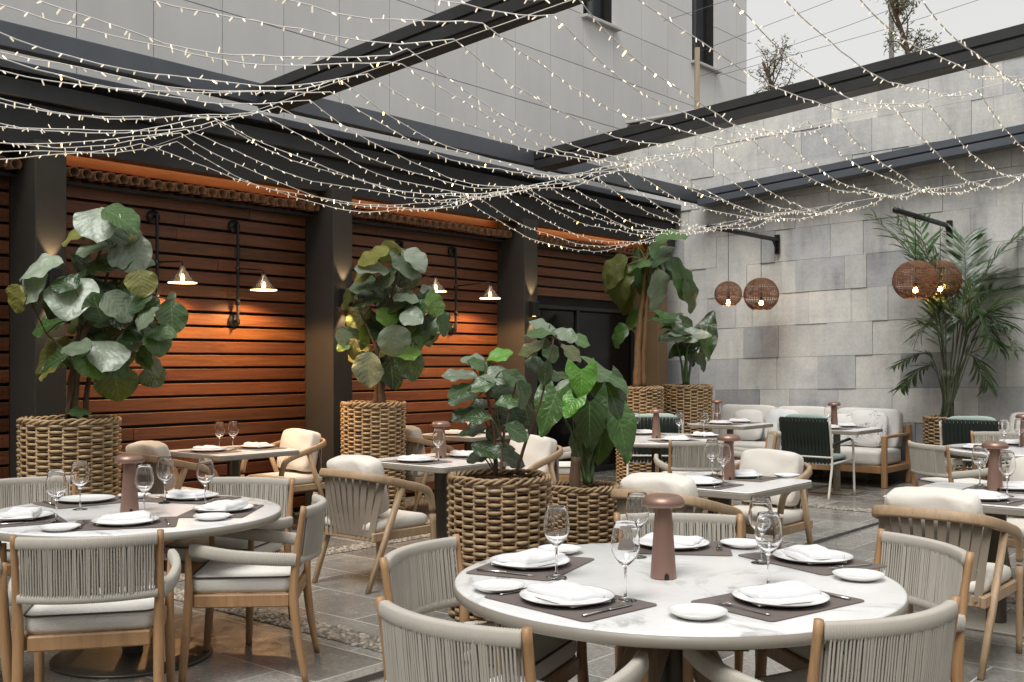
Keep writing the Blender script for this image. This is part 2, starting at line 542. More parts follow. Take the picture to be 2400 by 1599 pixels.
M['win_glass'] = m_plain('window_glass', (.05, .055, .06), .08, 0, .1)
M['curtain'] = m_plain('pale_curtain', (.5, .49, .46), .8, 0, .1, 10)
# ================================================================== seating
def rrect(w, d, r, n=4):
    pts = []
    for cx, cy, a in ((w / 2 - r, d / 2 - r, 0), (-w / 2 + r, d / 2 - r, pi / 2), (-w / 2 + r, -d / 2 + r, pi), (w / 2 - r, -d / 2 + r, 1.5 * pi)):
        pts += arc(cx, cy, r, a, a + pi / 2, n)
    return pts


def seat_cushion(mb, w, d, z0, h, y=0.0, r=.05):
    """boxy seat pad with soft edges and a domed top"""
    rings = [(0.0, .0), (.012, .0), (.0, .25), (-.0, .6), (.006, .85), (.022, .97), (.06, 1.04), (.13, 1.10), (.2, 1.12)]
    n = None; vs = []
    for ins, t in rings:
        p = rrect(w - 2 * max(ins, 0), d - 2 * max(ins, 0), max(.012, r - ins * .3), 5)
        n = len(p)
        for x, yy in p: vs.append((x, yy + y, z0 + h * t))
    fs = []
    for i in range(len(rings) - 1):
        if i == 0: continue
        for k in range(n):
            l = (k + 1) % n
            fs.append((i * n + k, i * n + l, (i + 1) * n + l, (i + 1) * n + k))
    fs.append(tuple((len(rings) - 1) * n + k for k in range(n)))
    fs.append(tuple(n + k for k in range(n))[::-1])
    mb.add(vs, fs)


def loop_tube(mb, pts, r, n=6):
    mb.tube(pts, r, n, closed=True, caps=False)


def back_curve(x, hw, bow, y0):
    t = x / hw
    return y0 - bow * (1 - t * t)


def make_rope_chair():
    t = thing('rope_chair', 'x', 'chair')
    hw = .255
    # seat frame
    f = MB()
    for sy in (-.235, .225):
        f.box((0, sy, .385), (2 * hw - .05, .03, .062), .006)
    for sx in (-1, 1):
        f.box((sx * (hw - .008), -.005, .385), (.03, .44, .062), .006)
    f.build('seat_frame', M['teak'], t)
    c = MB(); seat_cushion(c, .50, .475, .418, .088, -.002); cu = c.build('seat_cushion', M['boucle'], t)
    p = MB(); loop_tube(p, [Vector((x, y - .002, .418 + .088 * .84)) for x, y in rrect(.499, .474, .05, 5)], .0042); p.build('piping', M['piping'], cu)
    for sx in (-1, 1):
        l = MB()   # rear leg runs up to carry the back
        l.tube(spline([(sx * .262, -.30, 0), (sx * .262, -.262, .22), (sx * .262, -.245, .42), (sx * .266, -.262, .62), (sx * .272, -.292, .822)], 5),
               [.0135 + .0085 * sin(pi * min(1, i / 20 * 1.15)) for i in range(21)], 12)
        l.build('leg', M['teak'], t)
        l = MB()
        l.tube(spline([(sx * .275, .262, 0), (sx * .272, .245, .22), (sx * .270, .232, .42), (sx * .276, .235, .635)], 5),
               [.0130 + .0085 * sin(pi * min(1, .12 + i / 15 * .9)) for i in range(16)], 12)
        l.build('leg', M['teak'], t)
        # rope-wound arm
        a = MB(); pts = []; fl = []
        path = spline([(sx * .272, -.255, .575), (sx * .300, -.14, .585), (sx * .312, .02, .600), (sx * .302, .14, .618), (sx * .280, .222, .632)], 12)
        # resample with wound ridges
        L = [0]
        for i in range(1, len(path)): L.append(L[-1] + (path[i] - path[i - 1]).length)
        tot = L[-1]; k = int(tot / .0105) * 3
        for i in range(k + 1):
            s_ = tot * i / k; j = 0
            while j < len(L) - 2 and L[j + 1] < s_: j += 1
            u_ = (s_ - L[j]) / max(1e-6, L[j + 1] - L[j])
            pts.append(path[j].lerp(path[j + 1], u_))
            m = (1.0, 1.05, .955)[i % 3]
            fl.append((.0185 * m, .030 * m))
        a.tube(pts, 0, 10, flat=fl, up=(0, 0, 1))
        a.build('armrest', M['rope'], t)
    # back: ropes stretched between two rope-wound rails
    b = MB(); zt, zb, bow = .782, .570, .062
    rg = random.Random(3)

    def wound(yy, zz, w_, h_, pitch=.0088):
        k = int(2 * hw / pitch) * 3; pts = []; fl = []
        for i in range(k + 1):
            x = -hw + 2 * hw * i / k
            pts.append((x, back_curve(x, hw, bow, yy), zz)); m = (1.0, 1.05, .955)[i % 3]; fl.append((w_ * m, h_ * m))
        b.tube(pts, 0, 12, flat=fl, up=(0, 0, 1))
    wound(-.290, zt + .008, .0175, .0245, .0078); wound(-.268, zb, .0155, .0175, .0078)
    N = 50; rr = .0034
    for i in range(N):
        x = ((i + .5) / N * 2 - 1) * (hw - .006)
        for s_ in (-1, 1):
            j1, j2, j3 = (rg.uniform(-.0018, .0018) for _ in range(3))
            yt = back_curve(x, hw, bow, -.290) + s_ * .0135; yb = back_curve(x, hw, bow, -.268) + s_ * .0125
            b.tube([Vector((x + j1, yt, zt)), Vector((x + j2, yt * .6 + yb * .4, zt * .6 + zb * .4)), Vector((x + j3, yb, zb + .006))], rr, 6, caps=False)
            if rg.random() < .22:   # strands that sit close beside their neighbour
                b.tube([Vector((x + .0048 + j1, yt, zt)), Vector((x + .0048 + j3, yb, zb + .006))], rr * .95, 6, caps=False)
    b.build('backrest', M['rope'], t)
    return t


def make_lounge_chair():
    """wooden horseshoe chair with strap back and loose pillow"""
    t = thing('wooden_armchair', 'x', 'chair')
    w = MB()
    half = [(.272, .285, .02), (.278, .275, .30), (.285, .262, .48), (.292, .225, .595), (.297, .15, .640), (.300, .0, .678), (.292, -.14, .712), (.262, -.245, .738), (.19, -.305, .752), (.08, -.328, .758)]
    path = half + [(-x, y, z) for x, y, z in half[::-1]]
    sp = spline(path, 6)
    n = len(sp); fl = []
    for i in range(n):
        q = min(i, n - 1 - i)
        leg = max(0.0, 1 - q / 22)
        fl.append((.017, .017 + .011 * (1 - leg)))
    w.tube(sp[12:-12], 0, 12, flat=fl[12:-12], up=(0, 0.35, 1))
    w.build('horseshoe_rail', M['oak'], t)
    for sx in (-1, 1):
        l = MB(); l.tube(spline([(sx * .276, .292, 0), (sx * .280, .278, .25), (sx * .284, .264, .455)], 4), 0, 12, flat=[(.014 + .004 * i / 8, .016 + .004 * i / 8) for i in range(9)], up=(0, 1, 0)); l.build('leg', M['oak'], t)
        l = MB(); l.tube([(sx * .265, -.315, 0), (sx * .280, -.19, .30), (sx * .296, -.04, .665)], 0, 12, flat=[(.015, .017), (.018, .02), (.016, .024)], up=(0, 1, .2)); l.build('leg', M['oak'], t)
    f = MB()
    for sx in (-1, 1): f.box((sx * .262, .0, .352), (.026, .55, .058), .006)
    for yy in (-.245, .255): f.box((0, yy, .352), (.50, .026, .058), .006)
    f.build('seat_frame', M['oak'], t)
    # straps
    b = MB()
    for i in range(12):
        u_ = i / 11 * 2 - 1
        th = u_ * 1.25
        x0 = .262 * sin(th) / sin(1.25); y0 = -.328 + .15 * (abs(u_) ** 2.6)
        z0 = .748 - .022 * abs(u_) ** 2
        x1 = .235 * u_; y1 = -.262 + .0 * abs(u_)
        ax = Vector((1, .9 * u_ * abs(u_), 0)).normalized()
        hwid = .0205
        vs = []
        for z, x, y, in ((z0, x0, y0), ((z0 + .36) / 2, (x0 + x1) / 2, (y0 + y1) / 2 - .006), (.352, x1, y1)):
            for s_ in (-1, 1): vs.append(Vector((x, y, z)) + ax * hwid * s_)
        off = Vector((0, .0045, 0))
        vs2 = [v + off for v in vs]
        q = [(0, 1, 3, 2), (2, 3, 5, 4)]
        fs = q + [tuple(6 + j for j in reversed(k)) for k in q] + [(0, 2, 8, 6), (2, 4, 10, 8), (1, 7, 9, 3), (3, 9, 11, 5)]
        b.add(vs + vs2, fs, 0, False)
    b.build('strap_back', M['strap'], t)
    c = MB(); seat_cushion(c, .515, .54, .382, .075, .005, .06); c.build('seat_cushion', M['linen'], t)
    pl = MB(); pl.cushion((0, -.162, .672), (.455, .19, .385), .30, 14, Euler((radians(14), 0, 0)).to_matrix(), .30, 4, .06)
    pl.build('back_pillow', M['linen'], t)
    return t


def make_green_chair():
    t = thing('strap_armchair', 'x', 'chair')
    for sx in (-1, 1):
        f = MB()
        f.tube(spline([(sx * .30, -.36, 0), (sx * .30, -.30, .22), (sx * .30, -.26, .40), (sx * .30, -.285, .62), (sx * .30, -.325, .86)], 4), .0135, 8)
        f.build('leg', M['cream_metal'], t)
        f = MB()
        f.tube(spline([(sx * .32, .30, 0), (sx * .318, .285, .30), (sx * .315, .275, .56), (sx * .312, .25, .622), (sx * .308, .18, .640)], 4), .0135, 8)
        f.build('leg', M['cream_metal'], t)
        a = MB(); a.tube(spline([(sx * .308, .20, .640), (sx * .306, .0, .622), (sx * .302, -.20, .60), (sx * .30, -.275, .57)], 4), .016, 8); a.build('armrest', M['green_strap'], t)
    for y, z in ((-.325, .86), (-.27, .46), (.26, .41), (-.25, .385)):
        f = MB(); f.tube([(-.30, y, z), (.30, y, z)], .0125, 8); f.build('crossbar', M['cream_metal'], t)
    for sx in (-1, 1):
        f = MB(); f.tube([(sx * .30, -.26, .39), (sx * .31, .27, .41)], .0125, 8); f.build('side_rail', M['cream_metal'], t)
    b = MB()
    n = 14
    for i in range(n):
        x = (i + .5) / n * .56 - .28
        hw = .0180
        pts = [(-.342, .868), (-.335, .80), (-.308, .655), (-.296, .62), (-.28, .50), (-.265, .385)]
        for dy, in ((0,), (.03,)):
            vs = []
            for k, (y, z) in enumerate(pts):
                w_ = hw * (.86 if k in (3, 5) else 1)
                for s_ in (-1, 1): vs.append((x + s_ * w_, y + dy, z))
            fs = [(2 * k, 2 * k + 1, 2 * k + 3, 2 * k + 2) for k in range(len(pts) - 1)]
            b.add(vs, fs, 0, True)
        b.tube([(x - hw, -.325, .873), (x + hw, -.325, .873)], .017, 8)
    b.build('strap_back', M['green_strap'], t)
    s = MB()
    for i in range(n):
        x = (i + .5) / n * .56 - .28
        s.box((x, .0, .405), (.034, .53, .012), .003)
    s.build('strap_seat', M['green_strap'], t)
    c = MB(); seat_cushion(c, .52, .50, .418, .05, .0, .05); c.build('seat_cushion', M['sage'], t)
    p = MB(); p.cushion((0, -.222, .70), (.53, .085, .46), .4, 9, Euler((radians(10), 0, 0)).to_matrix(), .3, 5, .03); p.build('back_pillow', M['sage'], t)
    return t


def make_sofa(L, nback, pillows, label):
    """local x along the length (0..L), faces -y"""
    t = thing('garden_sofa', label, 'sofa', group='sofas along the stone wall')
    for x in (.03, L - .03):
        for y in (-.40, .40):
            l = MB(); l.box((x, y, .31 if y < 0 else .36), (.06, .06, .62 if y < 0 else .72), .006); l.build('leg', M['teak'], t)
        a = MB(); a.box((x, -.01, .605), (.055, .80, .035), .006); a.build('armrest', M['teak'], t)
        a = MB(); a.box((x, 0, .21), (.035, .76, .07), .005); a.build('side_rail', M['teak'], t)
    f = MB(); f.box((L / 2, -.40, .215), (L - .12, .04, .09), .006); f.box((L / 2, .40, .215), (L - .12, .04, .09), .006)
    f.box((L / 2, .40, .66), (L - .12, .035, .08), .006); f.box((L / 2, 0, .235), (L - .1, .78, .02))
    f.build('frame', M['teak'], t)
    inner = L - .14
    ns = max(1, round(inner / 1.2))
    for i in range(ns):
        w = inner / ns
        c = MB(); c.cushion((.07 + w * (i + .5), -.03, .345), (w - .008, .80, .20), .22, 9, None, 0, i, .006); c.build('seat_cushion', M['sofa_fabric'], t)
    for i in range(nback):
        w = inner / nback
        c = MB(); c.cushion((.07 + w * (i + .5), .27, .665), (w - .006, .22, .50), .26, 9, Euler((radians(-8), 0, 0)).to_matrix(), .1, i + 9, .02); c.build('back_cushion', M['sofa_fabric'], t)
    return t


# ================================================================== tables
def make_round_table(R, base='cross'):
    t = thing('round_table', 'x', 'table')
    tp = MB()
    tp.lathe([(0.0001, .736), (R * .5, .736), (R - .012, .736), (R - .003, .734), (R - .001, .729)], 96); tp.build('marble_top', M['marble'], t)
    rm = MB(); rm.lathe([(R - .03, .690), (R - .004, .692), (R + .001, .697), (R + .002, .7285), (R - .006, .7288)], 96)
    rm.lathe([(.001, .6902), (R - .03, .690)][::-1], 96); rm.build('rim', M['taupe_metal'], t)
    if base == 'cross':
        c = MB(); c.lathe([(.055, .03), (.055, .690)], 28); c.build('column', M['bronze'], t)
        for k in range(4):
            a = pi / 4 + k * pi / 2
            l = MB(); R_ = Matrix.Rotation(a, 3, 'Z')
            l.tube([R_ @ Vector(p) for p in ((.045, 0, .60), (.16, 0, .43), (.34, 0, .12), (.42, 0, 0))], 0, 12,
                   flat=[(.035, .05), (.04, .05), (.036, .035), (.03, .02)], up=(0, 0, 1)); l.build('leg', M['grey_oak'], t)
    else:
        c = MB(); c.lathe([(.05, .02), (.05, .690)], 28); c.build('column', M['bronze'], t)
        c = MB(); c.lathe([(.001, .022), (.30, .022), (.385, .016), (.39, .009), (.385, 0)][::-1], 48); c.build('base', M['bronze'], t)
    return t


def make_square_table(S, name='square_table', col='bronze', colr=.055):
    t = thing(name, 'x', 'table')

    def slab(z0, z1, s, r):
        mb = MB(); p = rrect(s, s, r, 6); n = len(p); vs = []
        for ins, z in ((.006, z0), (0, z0 + .004), (0, z1 - .004), (.004, z1)):
            q = rrect(s - 2 * ins, s - 2 * ins, r, 6)
            vs += [(x, y, z) for x, y in q]
        fs = [tuple(range(n))[::-1], tuple(3 * n + k for k in range(n))]
        for i in range(3):
            for k in range(n): fs.append((i * n + k, i * n + (k + 1) % n, (i + 1) * n + (k + 1) % n, (i + 1) * n + k))
        return mb.add(vs, fs, 0, False)
    slab(.7265, .7365, S - .006, .045).build('marble_top', M['marble'], t)
    slab(.690, .7262, S, .05).build('rim', M['taupe_metal'], t)
    c = MB(); c.lathe([(colr, .015), (colr, .690)], 28); c.build('column', M[col], t)
    b = MB(); b.box((0, 0, .008), (.48, .48, .016), .004); b.build('base', M['taupe_metal'], t)
    return t


# ================================================================== tableware (each prototype, z=0 at table top)
def single(name, mb, mat, cat):
    o = mb.build(name, mat); o['category'] = cat; return o


def make_plate(R, name):
    mb = MB(); mb.lathe([(.0001, .006), (R * .62, .006), (R * .72, .009), (R * .97, .0185), (R, .0205), (R * .985, .0172), (R * .72, .004), (R * .6, .0), (.0001, .0)], 56)
    return single(name, mb, M['porcelain'], 'plate')


def make_placemat():
    mb = MB(); w, d, r = .46, .33, .02
    p = rrect(w, d, r, 4); n = len(p)
    vs = [(x, y, .0) for x, y in p] + [(x, y, .0026) for x, y in p] + [(x * .992, y * .99, .0034) for x, y in p]
    fs = [tuple(2 * n + k for k in range(n))]
    for i in range(2):
        for k in range(n): fs.append((i * n + k, i * n + (k + 1) % n, (i + 1) * n + (k + 1) % n, (i + 1) * n + k))
    mb.add(vs, fs, 0, False)
    return single('placemat', mb, M['mat_fabric'], 'placemat')


def make_napkin(seed=1):
    """cloth folded into a long rectangle, its loose end lifting a little"""
    mb = MB(); rg = random.Random(seed)
    W, D = .245, .15; nx, ny = 26, 16
    ph = [rg.uniform(0, 6.28) for _ in range(6)]
    skew = rg.uniform(-.25, .25); lift = rg.choice((-1, 1))
    for lay in range(2):
        vs = []
        sc = 1 - .1 * lay
        for j in range(ny + 1):
            for i in range(nx + 1):
                u = i / nx * 2 - 1; v = j / ny * 2 - 1
                x = u * W / 2 * sc + skew * v * .03; y = v * D / 2 * sc + lay * .006 * lift
                h = .013 + .016 * lay + .0045 * sin(2.6 * u + ph[0] + v) + .0022 * sin(4 * v + ph[1] + 1.5 * u) + .010 * lay * max(0, lift * u) ** 2
                h += .0008 * sin(9 * u + 5 * v + ph[2])
                e = max(abs(u), abs(v)); h *= (1 - max(0, e - .72) / .28 * .35)
                vs.append((x, y, h + .006))
        m = len(vs)
        vs2 = [(x, y, .0015 + .013 * lay) for x, y, z in vs]
        g = lambda i, j: j * (nx + 1) + i
        fs = [(g(i, j), g(i + 1, j), g(i + 1, j + 1), g(i, j + 1)) for j in range(ny) for i in range(nx)]
        ed = [g(i, 0) for i in range(nx)] + [g(nx, j) for j in range(ny)] + [g(i, ny) for i in range(nx, 0, -1)] + [g(0, j) for j in range(ny, 0, -1)]
        for k in range(len(ed)):
            a, b = ed[k], ed[(k + 1) % len(ed)]
            fs.append((a, m + a, m + b, b))
        mb.add(vs + vs2, fs)
    return single('napkin', mb, M['napkin'], 'napkin')


def make_fork():
    mb = MB()
    mb.tube(spline([(0, -.10, .004), (0, -.03, .005), (0, .03, .009), (0, .05, .012)], 4), 0, 8, flat=[(.0042, .0016)] * 4 + [(.0030, .0016)] * 9, up=(0, 0, 1))
    # head
    vs = []; n = 5
    for y, z, w in ((.045, .0115, .004), (.055, .012, .0105), (.066, .0105, .0128)):
        vs += [(-w, y, z), (w, y, z), (w, y, z - .0016), (-w, y, z - .0016)]
    fs = []
    for i in range(2):
        for k in range(4): fs.append((i * 4 + k, i * 4 + (k + 1) % 4, (i + 1) * 4 + (k + 1) % 4, (i + 1) * 4 + k))
    mb.add(vs, fs)
    for k in range(4):
        x = -.0105 + k * .007
        mb.tube([(x, .064, .0098), (x, .08, .0066), (x, .096, .0075), (x, .104, .010)], 0, 6, flat=[(.0020, .0009)] * 3 + [(.0009, .0006)], up=(0, 0, 1))
    return single('fork', mb, M['steel'], 'fork')


def make_knife():
    mb = MB()
    mb.tube([(0, -.115, .005), (0, -.06, .005), (0, .0, .005)], 0, 8, flat=(.0052, .0034), up=(0, 0, 1))
    mb.tube(spline([(0, .0, .005), (.001, .05, .004), (.002, .09, .0035), (-.002, .112, .003)], 4), 0, 8,
            flat=[(.005, .002)] + [(.0085, .0009)] * 8 + [(.006, .0008)] * 3 + [(.001, .0005)], up=(0, 0, 1))
    return single('knife', mb, M['steel'], 'knife')


def make_glass():
    mb = MB()
    prof = [(.0001, .0), (.036, .0), (.0365, .0015), (.030, .003), (.010, .007), (.0048, .014), (.0040, .03), (.0038, .07), (.0042, .098),
            (.008, .108), (.022, .120), (.036, .138), (.0445, .160), (.0460, .178), (.0440, .200), (.0395, .225), (.0355, .246), (.0350, .2475),
            (.0343, .246), (.0383, .225), (.0428, .200), (.0448, .178), (.0433, .160), (.0348, .139), (.020, .1225), (.006, .1135), (.0001, .1125)]
    mb.lathe(prof, 36)
    return single('wine_glass', mb, M['glass'], 'wine glass')


def make_lamp():
    t = thing('table_lamp', 'x', 'lamp')
    b = MB(); b.lathe([(.0001, .0), (.0445, .0), (.046, .003), (.0445, .02), (.0285, .248), (.0285, .2495), (.0001, .2495)], 48); b.build('body', M['copper'], t)
    c = MB(); c.lathe([(.0001, .2485), (.056, .2487), (.069, .251), (.0742, .2575), (.0735, .268), (.068, .279), (.060, .286), (.050, .2895), (.044, .288), (.0001, .2865)], 56); c.build('lamp_shade', M['copper'], t)
    p = MB()
    out = [(-.008, .001), (.008, .001), (.008, .014), (.0055, .0195), (0, .0235), (-.0055, .0195), (-.008, .014)]
    n = len(out)
    def yy(x, z): return -sqrt(max(0, (.0462 - (.0445 - .0285) * max(0, z - .02) / .228) ** 2 - x * x)) - .0012
    vs = [(x, yy(x, z), z) for x, z in out] + [(x, yy(x, z) + .004, z) for x, z in out]
    fs = [tuple(range(n))] + [(k, (k + 1) % n, n + (k + 1) % n, n + k) for k in range(n)]
    p.add(vs, fs, 0, False); p.build('charging_port', M['black'], t)
    return t


# ================================================================== planters and plants
def basket_mesh(R, H, nst=24, mat='wicker', taper=.025):
    """returns a thing: woven wall, rolled rim, soil"""
    t = thing('wicker_planter', 'x', 'planter')
    w = MB(); rows = int(H / .0225); rg = random.Random(int(R * 1000))
    seg = nst * 6
    for k in range(rows):
        z = .018 + k * (H - .07) / max(1, rows - 1)
        rad = R * (1 - taper * (1 - z / H)) - .012
        ph = pi * (k % 2); jz = rg.uniform(-.003, .003); ja = rg.uniform(.85, 1.15)
        pts = []; fl = []
        for i in range(seg):
            th = 2 * pi * i / seg
            q = cos(nst / 2 * th + ph)
            rr = rad + .0125 * ja * q
            pts.append((rr * cos(th), rr * sin(th), z + jz + .0022 * sin(3 * th + k)))
            th_ = .0088 + .0040 * max(0, q)
            fl.append(th_ * rg.uniform(.93, 1.07))
        w.tube(pts, fl, 6, closed=True, caps=False)
    for i in range(nst):
        th = 2 * pi * (i + .5) / nst
        r0, r1 = R * (1 - taper) - .012, R - .012
        w.tube([(r0 * cos(th), r0 * sin(th), 0), (r1 * cos(th), r1 * sin(th), H - .02)], .008, 5)
    w.build('woven_wall', M[mat], t)
    r = MB()
    for s_, amp in ((0, 1), (2.1, 1), (4.2, 1)):
        pts = []
        for i in range(160):
            th = 2 * pi * i / 160
            a = nst * 1.0 * th / 2 + s_
            rr = R - .012 + .014 * cos(a); pts.append((rr * cos(th), rr * sin(th), H - .026 + .014 * sin(a) + .004 * sin(5 * th + s_)))
        r.tube(pts, .0095, 6, closed=True, caps=False)
    r.build('rim', M[mat], t)
    s = MB(); rg = random.Random(5); vs = [(0, 0, H - .09)]; n = 28
    for j in (.35, .7, 1):
        for i in range(n): th = 2 * pi * i / n; vs.append(((R - .03) * j * cos(th), (R - .03) * j * sin(th), H - .10 + rg.uniform(-.012, .02)))
    fs = [(0, 1 + i, 1 + (i + 1) % n) for i in range(n)]
    for j in range(2):
        for i in range(n):
            a = 1 + j * n
            fs.append((a + i, a + n + i, a + n + (i + 1) % n, a + (i + 1) % n))
    s.add(vs, fs); s.build('soil', M['soil'], t)
    inn = MB(); inn.lathe([(R * (1 - taper) - .034, .01), (R - .034, H - .07)], 28); inn.build('liner', M['dark'], t)
    return t


LC = {  # linear leaf colours; pl and bl have sky sheen painted in
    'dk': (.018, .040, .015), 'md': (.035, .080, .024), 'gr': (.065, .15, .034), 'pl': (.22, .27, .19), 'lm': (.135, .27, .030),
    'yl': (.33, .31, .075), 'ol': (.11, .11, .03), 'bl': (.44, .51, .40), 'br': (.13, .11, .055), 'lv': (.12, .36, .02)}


def prof_fiddle(v): return (sin(pi * min(1, v ** 1.12)) ** .6) if 0 < v < 1 else 0.0
def prof_round(v): return (max(0.0, sin(pi * v ** .85))) ** .62 if 0 < v < 1 else 0.0
def prof_heart(v): return (max(0, 1 - v) ** .70) * (.62 + .38 * min(1, v / .2)) * 1.12 if v < 1 else 0.0
def prof_long(v): return (sin(pi * min(1, v ** .8))) ** .55 if 0 < v < 1 else 0.0


def leaf(mb, base, Ld, Nd, length, width, prof, col, rg, droop=.25, ripple=.03, fold=.12, nu=8, nv=14, lobe=0.0):
    """blade from base along Ld, normal Nd"""
    L = Ld.normalized(); N = (Nd - L * Nd.dot(L)).normalized(); S = L.cross(N)
    ph = [rg.uniform(0, 6.28) for _ in range(3)]
    vs = []; uvs = []; cols = []
    tint = rg.uniform(.82, 1.18)
    c = tuple(x * tint for x in col)
    for j in range(nv + 1):
        v = j / nv
        bend = droop * v
        # arc in the L-N plane
        if abs(droop) > 1e-3: l_ = sin(bend) / droop; h_ = -(1 - cos(bend)) / droop
        else: l_ = v; h_ = 0
        hw = prof(min(.995, max(.005, v))) * width / 2
        for i in range(-nu // 2, nu // 2 + 1):
            u = i / (nu / 2)
            x = u * hw
            ll = l_ * length - lobe * length * (abs(u) ** 1.5) * max(0, 1 - v * 3.2)
            z = h_ * length + fold * abs(x) + ripple * length * (u * u) * (.7 * sin(v * 9 + ph[0] + (2 if u > 0 else 0)) + .5 * sin(v * 19 + ph[1] + (1 if u > 0 else 0))) - .25 * fold * (abs(u) ** 3) * hw * 2
            vs.append(base + L * ll + S * x + N * z)
            uvs.append((u * .5 + .5, v)); cols.append((*c, 1))
    w = nu + 1
    fs = [(j * w + i, j * w + i + 1, (j + 1) * w + i + 1, (j + 1) * w + i) for j in range(nv) for i in range(nu)]
    mb.add(vs, fs, 0, True, cols, uvs)


def place_leaf(mb, C, ang, length, width, face, col, rg, prof, depth_tilt=None, **kw):
    """leaf centred at C; ang = screen-like direction of the tip in the x-z plane (deg, 0 = +x, 90 = up);
    face 0..1: how squarely the blade shows its face to -y; the rest turns to the sky"""
    a = radians(ang)
    dt = rg.uniform(-.35, .35) if depth_tilt is None else depth_tilt
    L = Vector((cos(a) * cos(dt), sin(dt), sin(a) * cos(dt)))
    ph = math.acos(max(.12, min(1, face)))
    toward = Vector((0, -1, 0)); side = L.cross(toward)
    if side.length < 1e-3: side = Vector((1, 0, 0))
    side.normalize()
    N0 = side.cross(L).normalized()
    if N0.y > 0: N0 = -N0
    # rotate about L so that the normal gains +z
    c1 = Quaternion(L, ph) @ N0; c2 = Quaternion(L, -ph) @ N0
    N = c1 if c1.z > c2.z else c2
    B = C - L * length * .5
    leaf(mb, B, L, N, length, width, prof, col, rg, **kw)
    return B, L, N


def plant(name, label, cat, base, leaves, scale, crop_c, z_c, prof, mat, stems, stem_mat, spread, seed, group=None, default_face=.7, lobe=0.0, petiole=True, droop=.35, wmul=1.15, lmul=1.1, fill=0, depth_off=0.0):
    """leaves: (x, y, w, h, ang, colour[, face]) measured around crop_c; one metre = 1/scale"""
    t = thing(name, label, cat, base, 0, group)
    rg = random.Random(seed)
    f = MB(); st = MB()
    for sp_, r0, r1 in stems:
        pts = spline([Vector(((x - crop_c[0]) * scale, yy, z_c - (y - crop_c[1]) * scale - base[2])) for x, y, yy in sp_], 5)
        n = len(pts)
        st.tube([p + Vector((rg.uniform(-.004, .004), rg.uniform(-.004, .004), 0)) for p in pts], [r0 + (r1 - r0) * i / (n - 1) for i in range(n)], 8)
    spine = [Vector(((x - crop_c[0]) * scale, yy, z_c - (y - crop_c[1]) * scale - base[2])) for sp_, _, _ in stems for x, y, yy in sp_]
    for lf in leaves:
        x, y, w, h, ang, colr = lf[:6]
        a = radians(ang)
        ln = max(abs(w * cos(a)) , abs(h * sin(a)))
        ln = sqrt((w * cos(a)) ** 2 + (h * sin(a)) ** 2); wd = sqrt((w * sin(a)) ** 2 + (h * cos(a)) ** 2)
        face = lf[6] if len(lf) > 6 else default_face
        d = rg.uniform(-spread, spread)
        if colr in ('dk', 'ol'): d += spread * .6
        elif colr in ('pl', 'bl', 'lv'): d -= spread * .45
        C = Vector(((x - crop_c[0]) * scale, d + depth_off, z_c - (y - crop_c[1]) * scale - base[2]))
        if len(lf) > 7: C.y = lf[7]
        dt = None
        if abs(sin(a)) > .6 and wd > ln * 1.1 and colr in ('bl', 'pl', 'lm', 'md', 'gr', 'yl'):   # tip leans out towards the light
            tl_ = wd * 1.02; dt = -math.acos(min(1, ln / tl_ / 1.0)) * .92; ln = tl_; face = .97
        width = min(wd / max(.35, face), ln * 1.2) * wmul
        Lb, Ld, Nd = place_leaf(f, C, ang, ln * scale * 1.06 * lmul, width * scale, face, LC[colr], rg, prof, depth_tilt=dt, droop=droop * rg.uniform(.5, 1.3), ripple=.055, fold=rg.uniform(.08, .3), lobe=lobe)
        if petiole and spine:
            Lb = Lb - Nd * .004
            q = min(spine, key=lambda s_: (s_ - (Lb + Vector((0, 0, -.12)))).length)
            if (q - Lb).length < 1.2:
                st.tube(spline([q, (q + Lb) / 2 + Vector((0, 0, .02)), Lb], 4), .0045, 5)
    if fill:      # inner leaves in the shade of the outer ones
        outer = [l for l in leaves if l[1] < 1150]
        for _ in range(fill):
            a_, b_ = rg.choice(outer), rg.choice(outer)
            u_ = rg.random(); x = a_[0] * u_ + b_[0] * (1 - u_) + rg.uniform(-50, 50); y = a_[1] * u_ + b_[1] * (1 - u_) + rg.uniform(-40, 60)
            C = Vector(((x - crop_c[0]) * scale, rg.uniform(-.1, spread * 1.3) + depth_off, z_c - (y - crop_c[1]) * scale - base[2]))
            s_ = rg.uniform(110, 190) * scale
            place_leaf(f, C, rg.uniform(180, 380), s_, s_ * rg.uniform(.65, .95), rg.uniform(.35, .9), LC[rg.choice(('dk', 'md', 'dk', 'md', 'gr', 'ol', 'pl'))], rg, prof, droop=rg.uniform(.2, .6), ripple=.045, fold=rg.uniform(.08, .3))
    st.build('stem', M[stem_mat], t)
    f.build('foliage', M[mat], t)
    return t


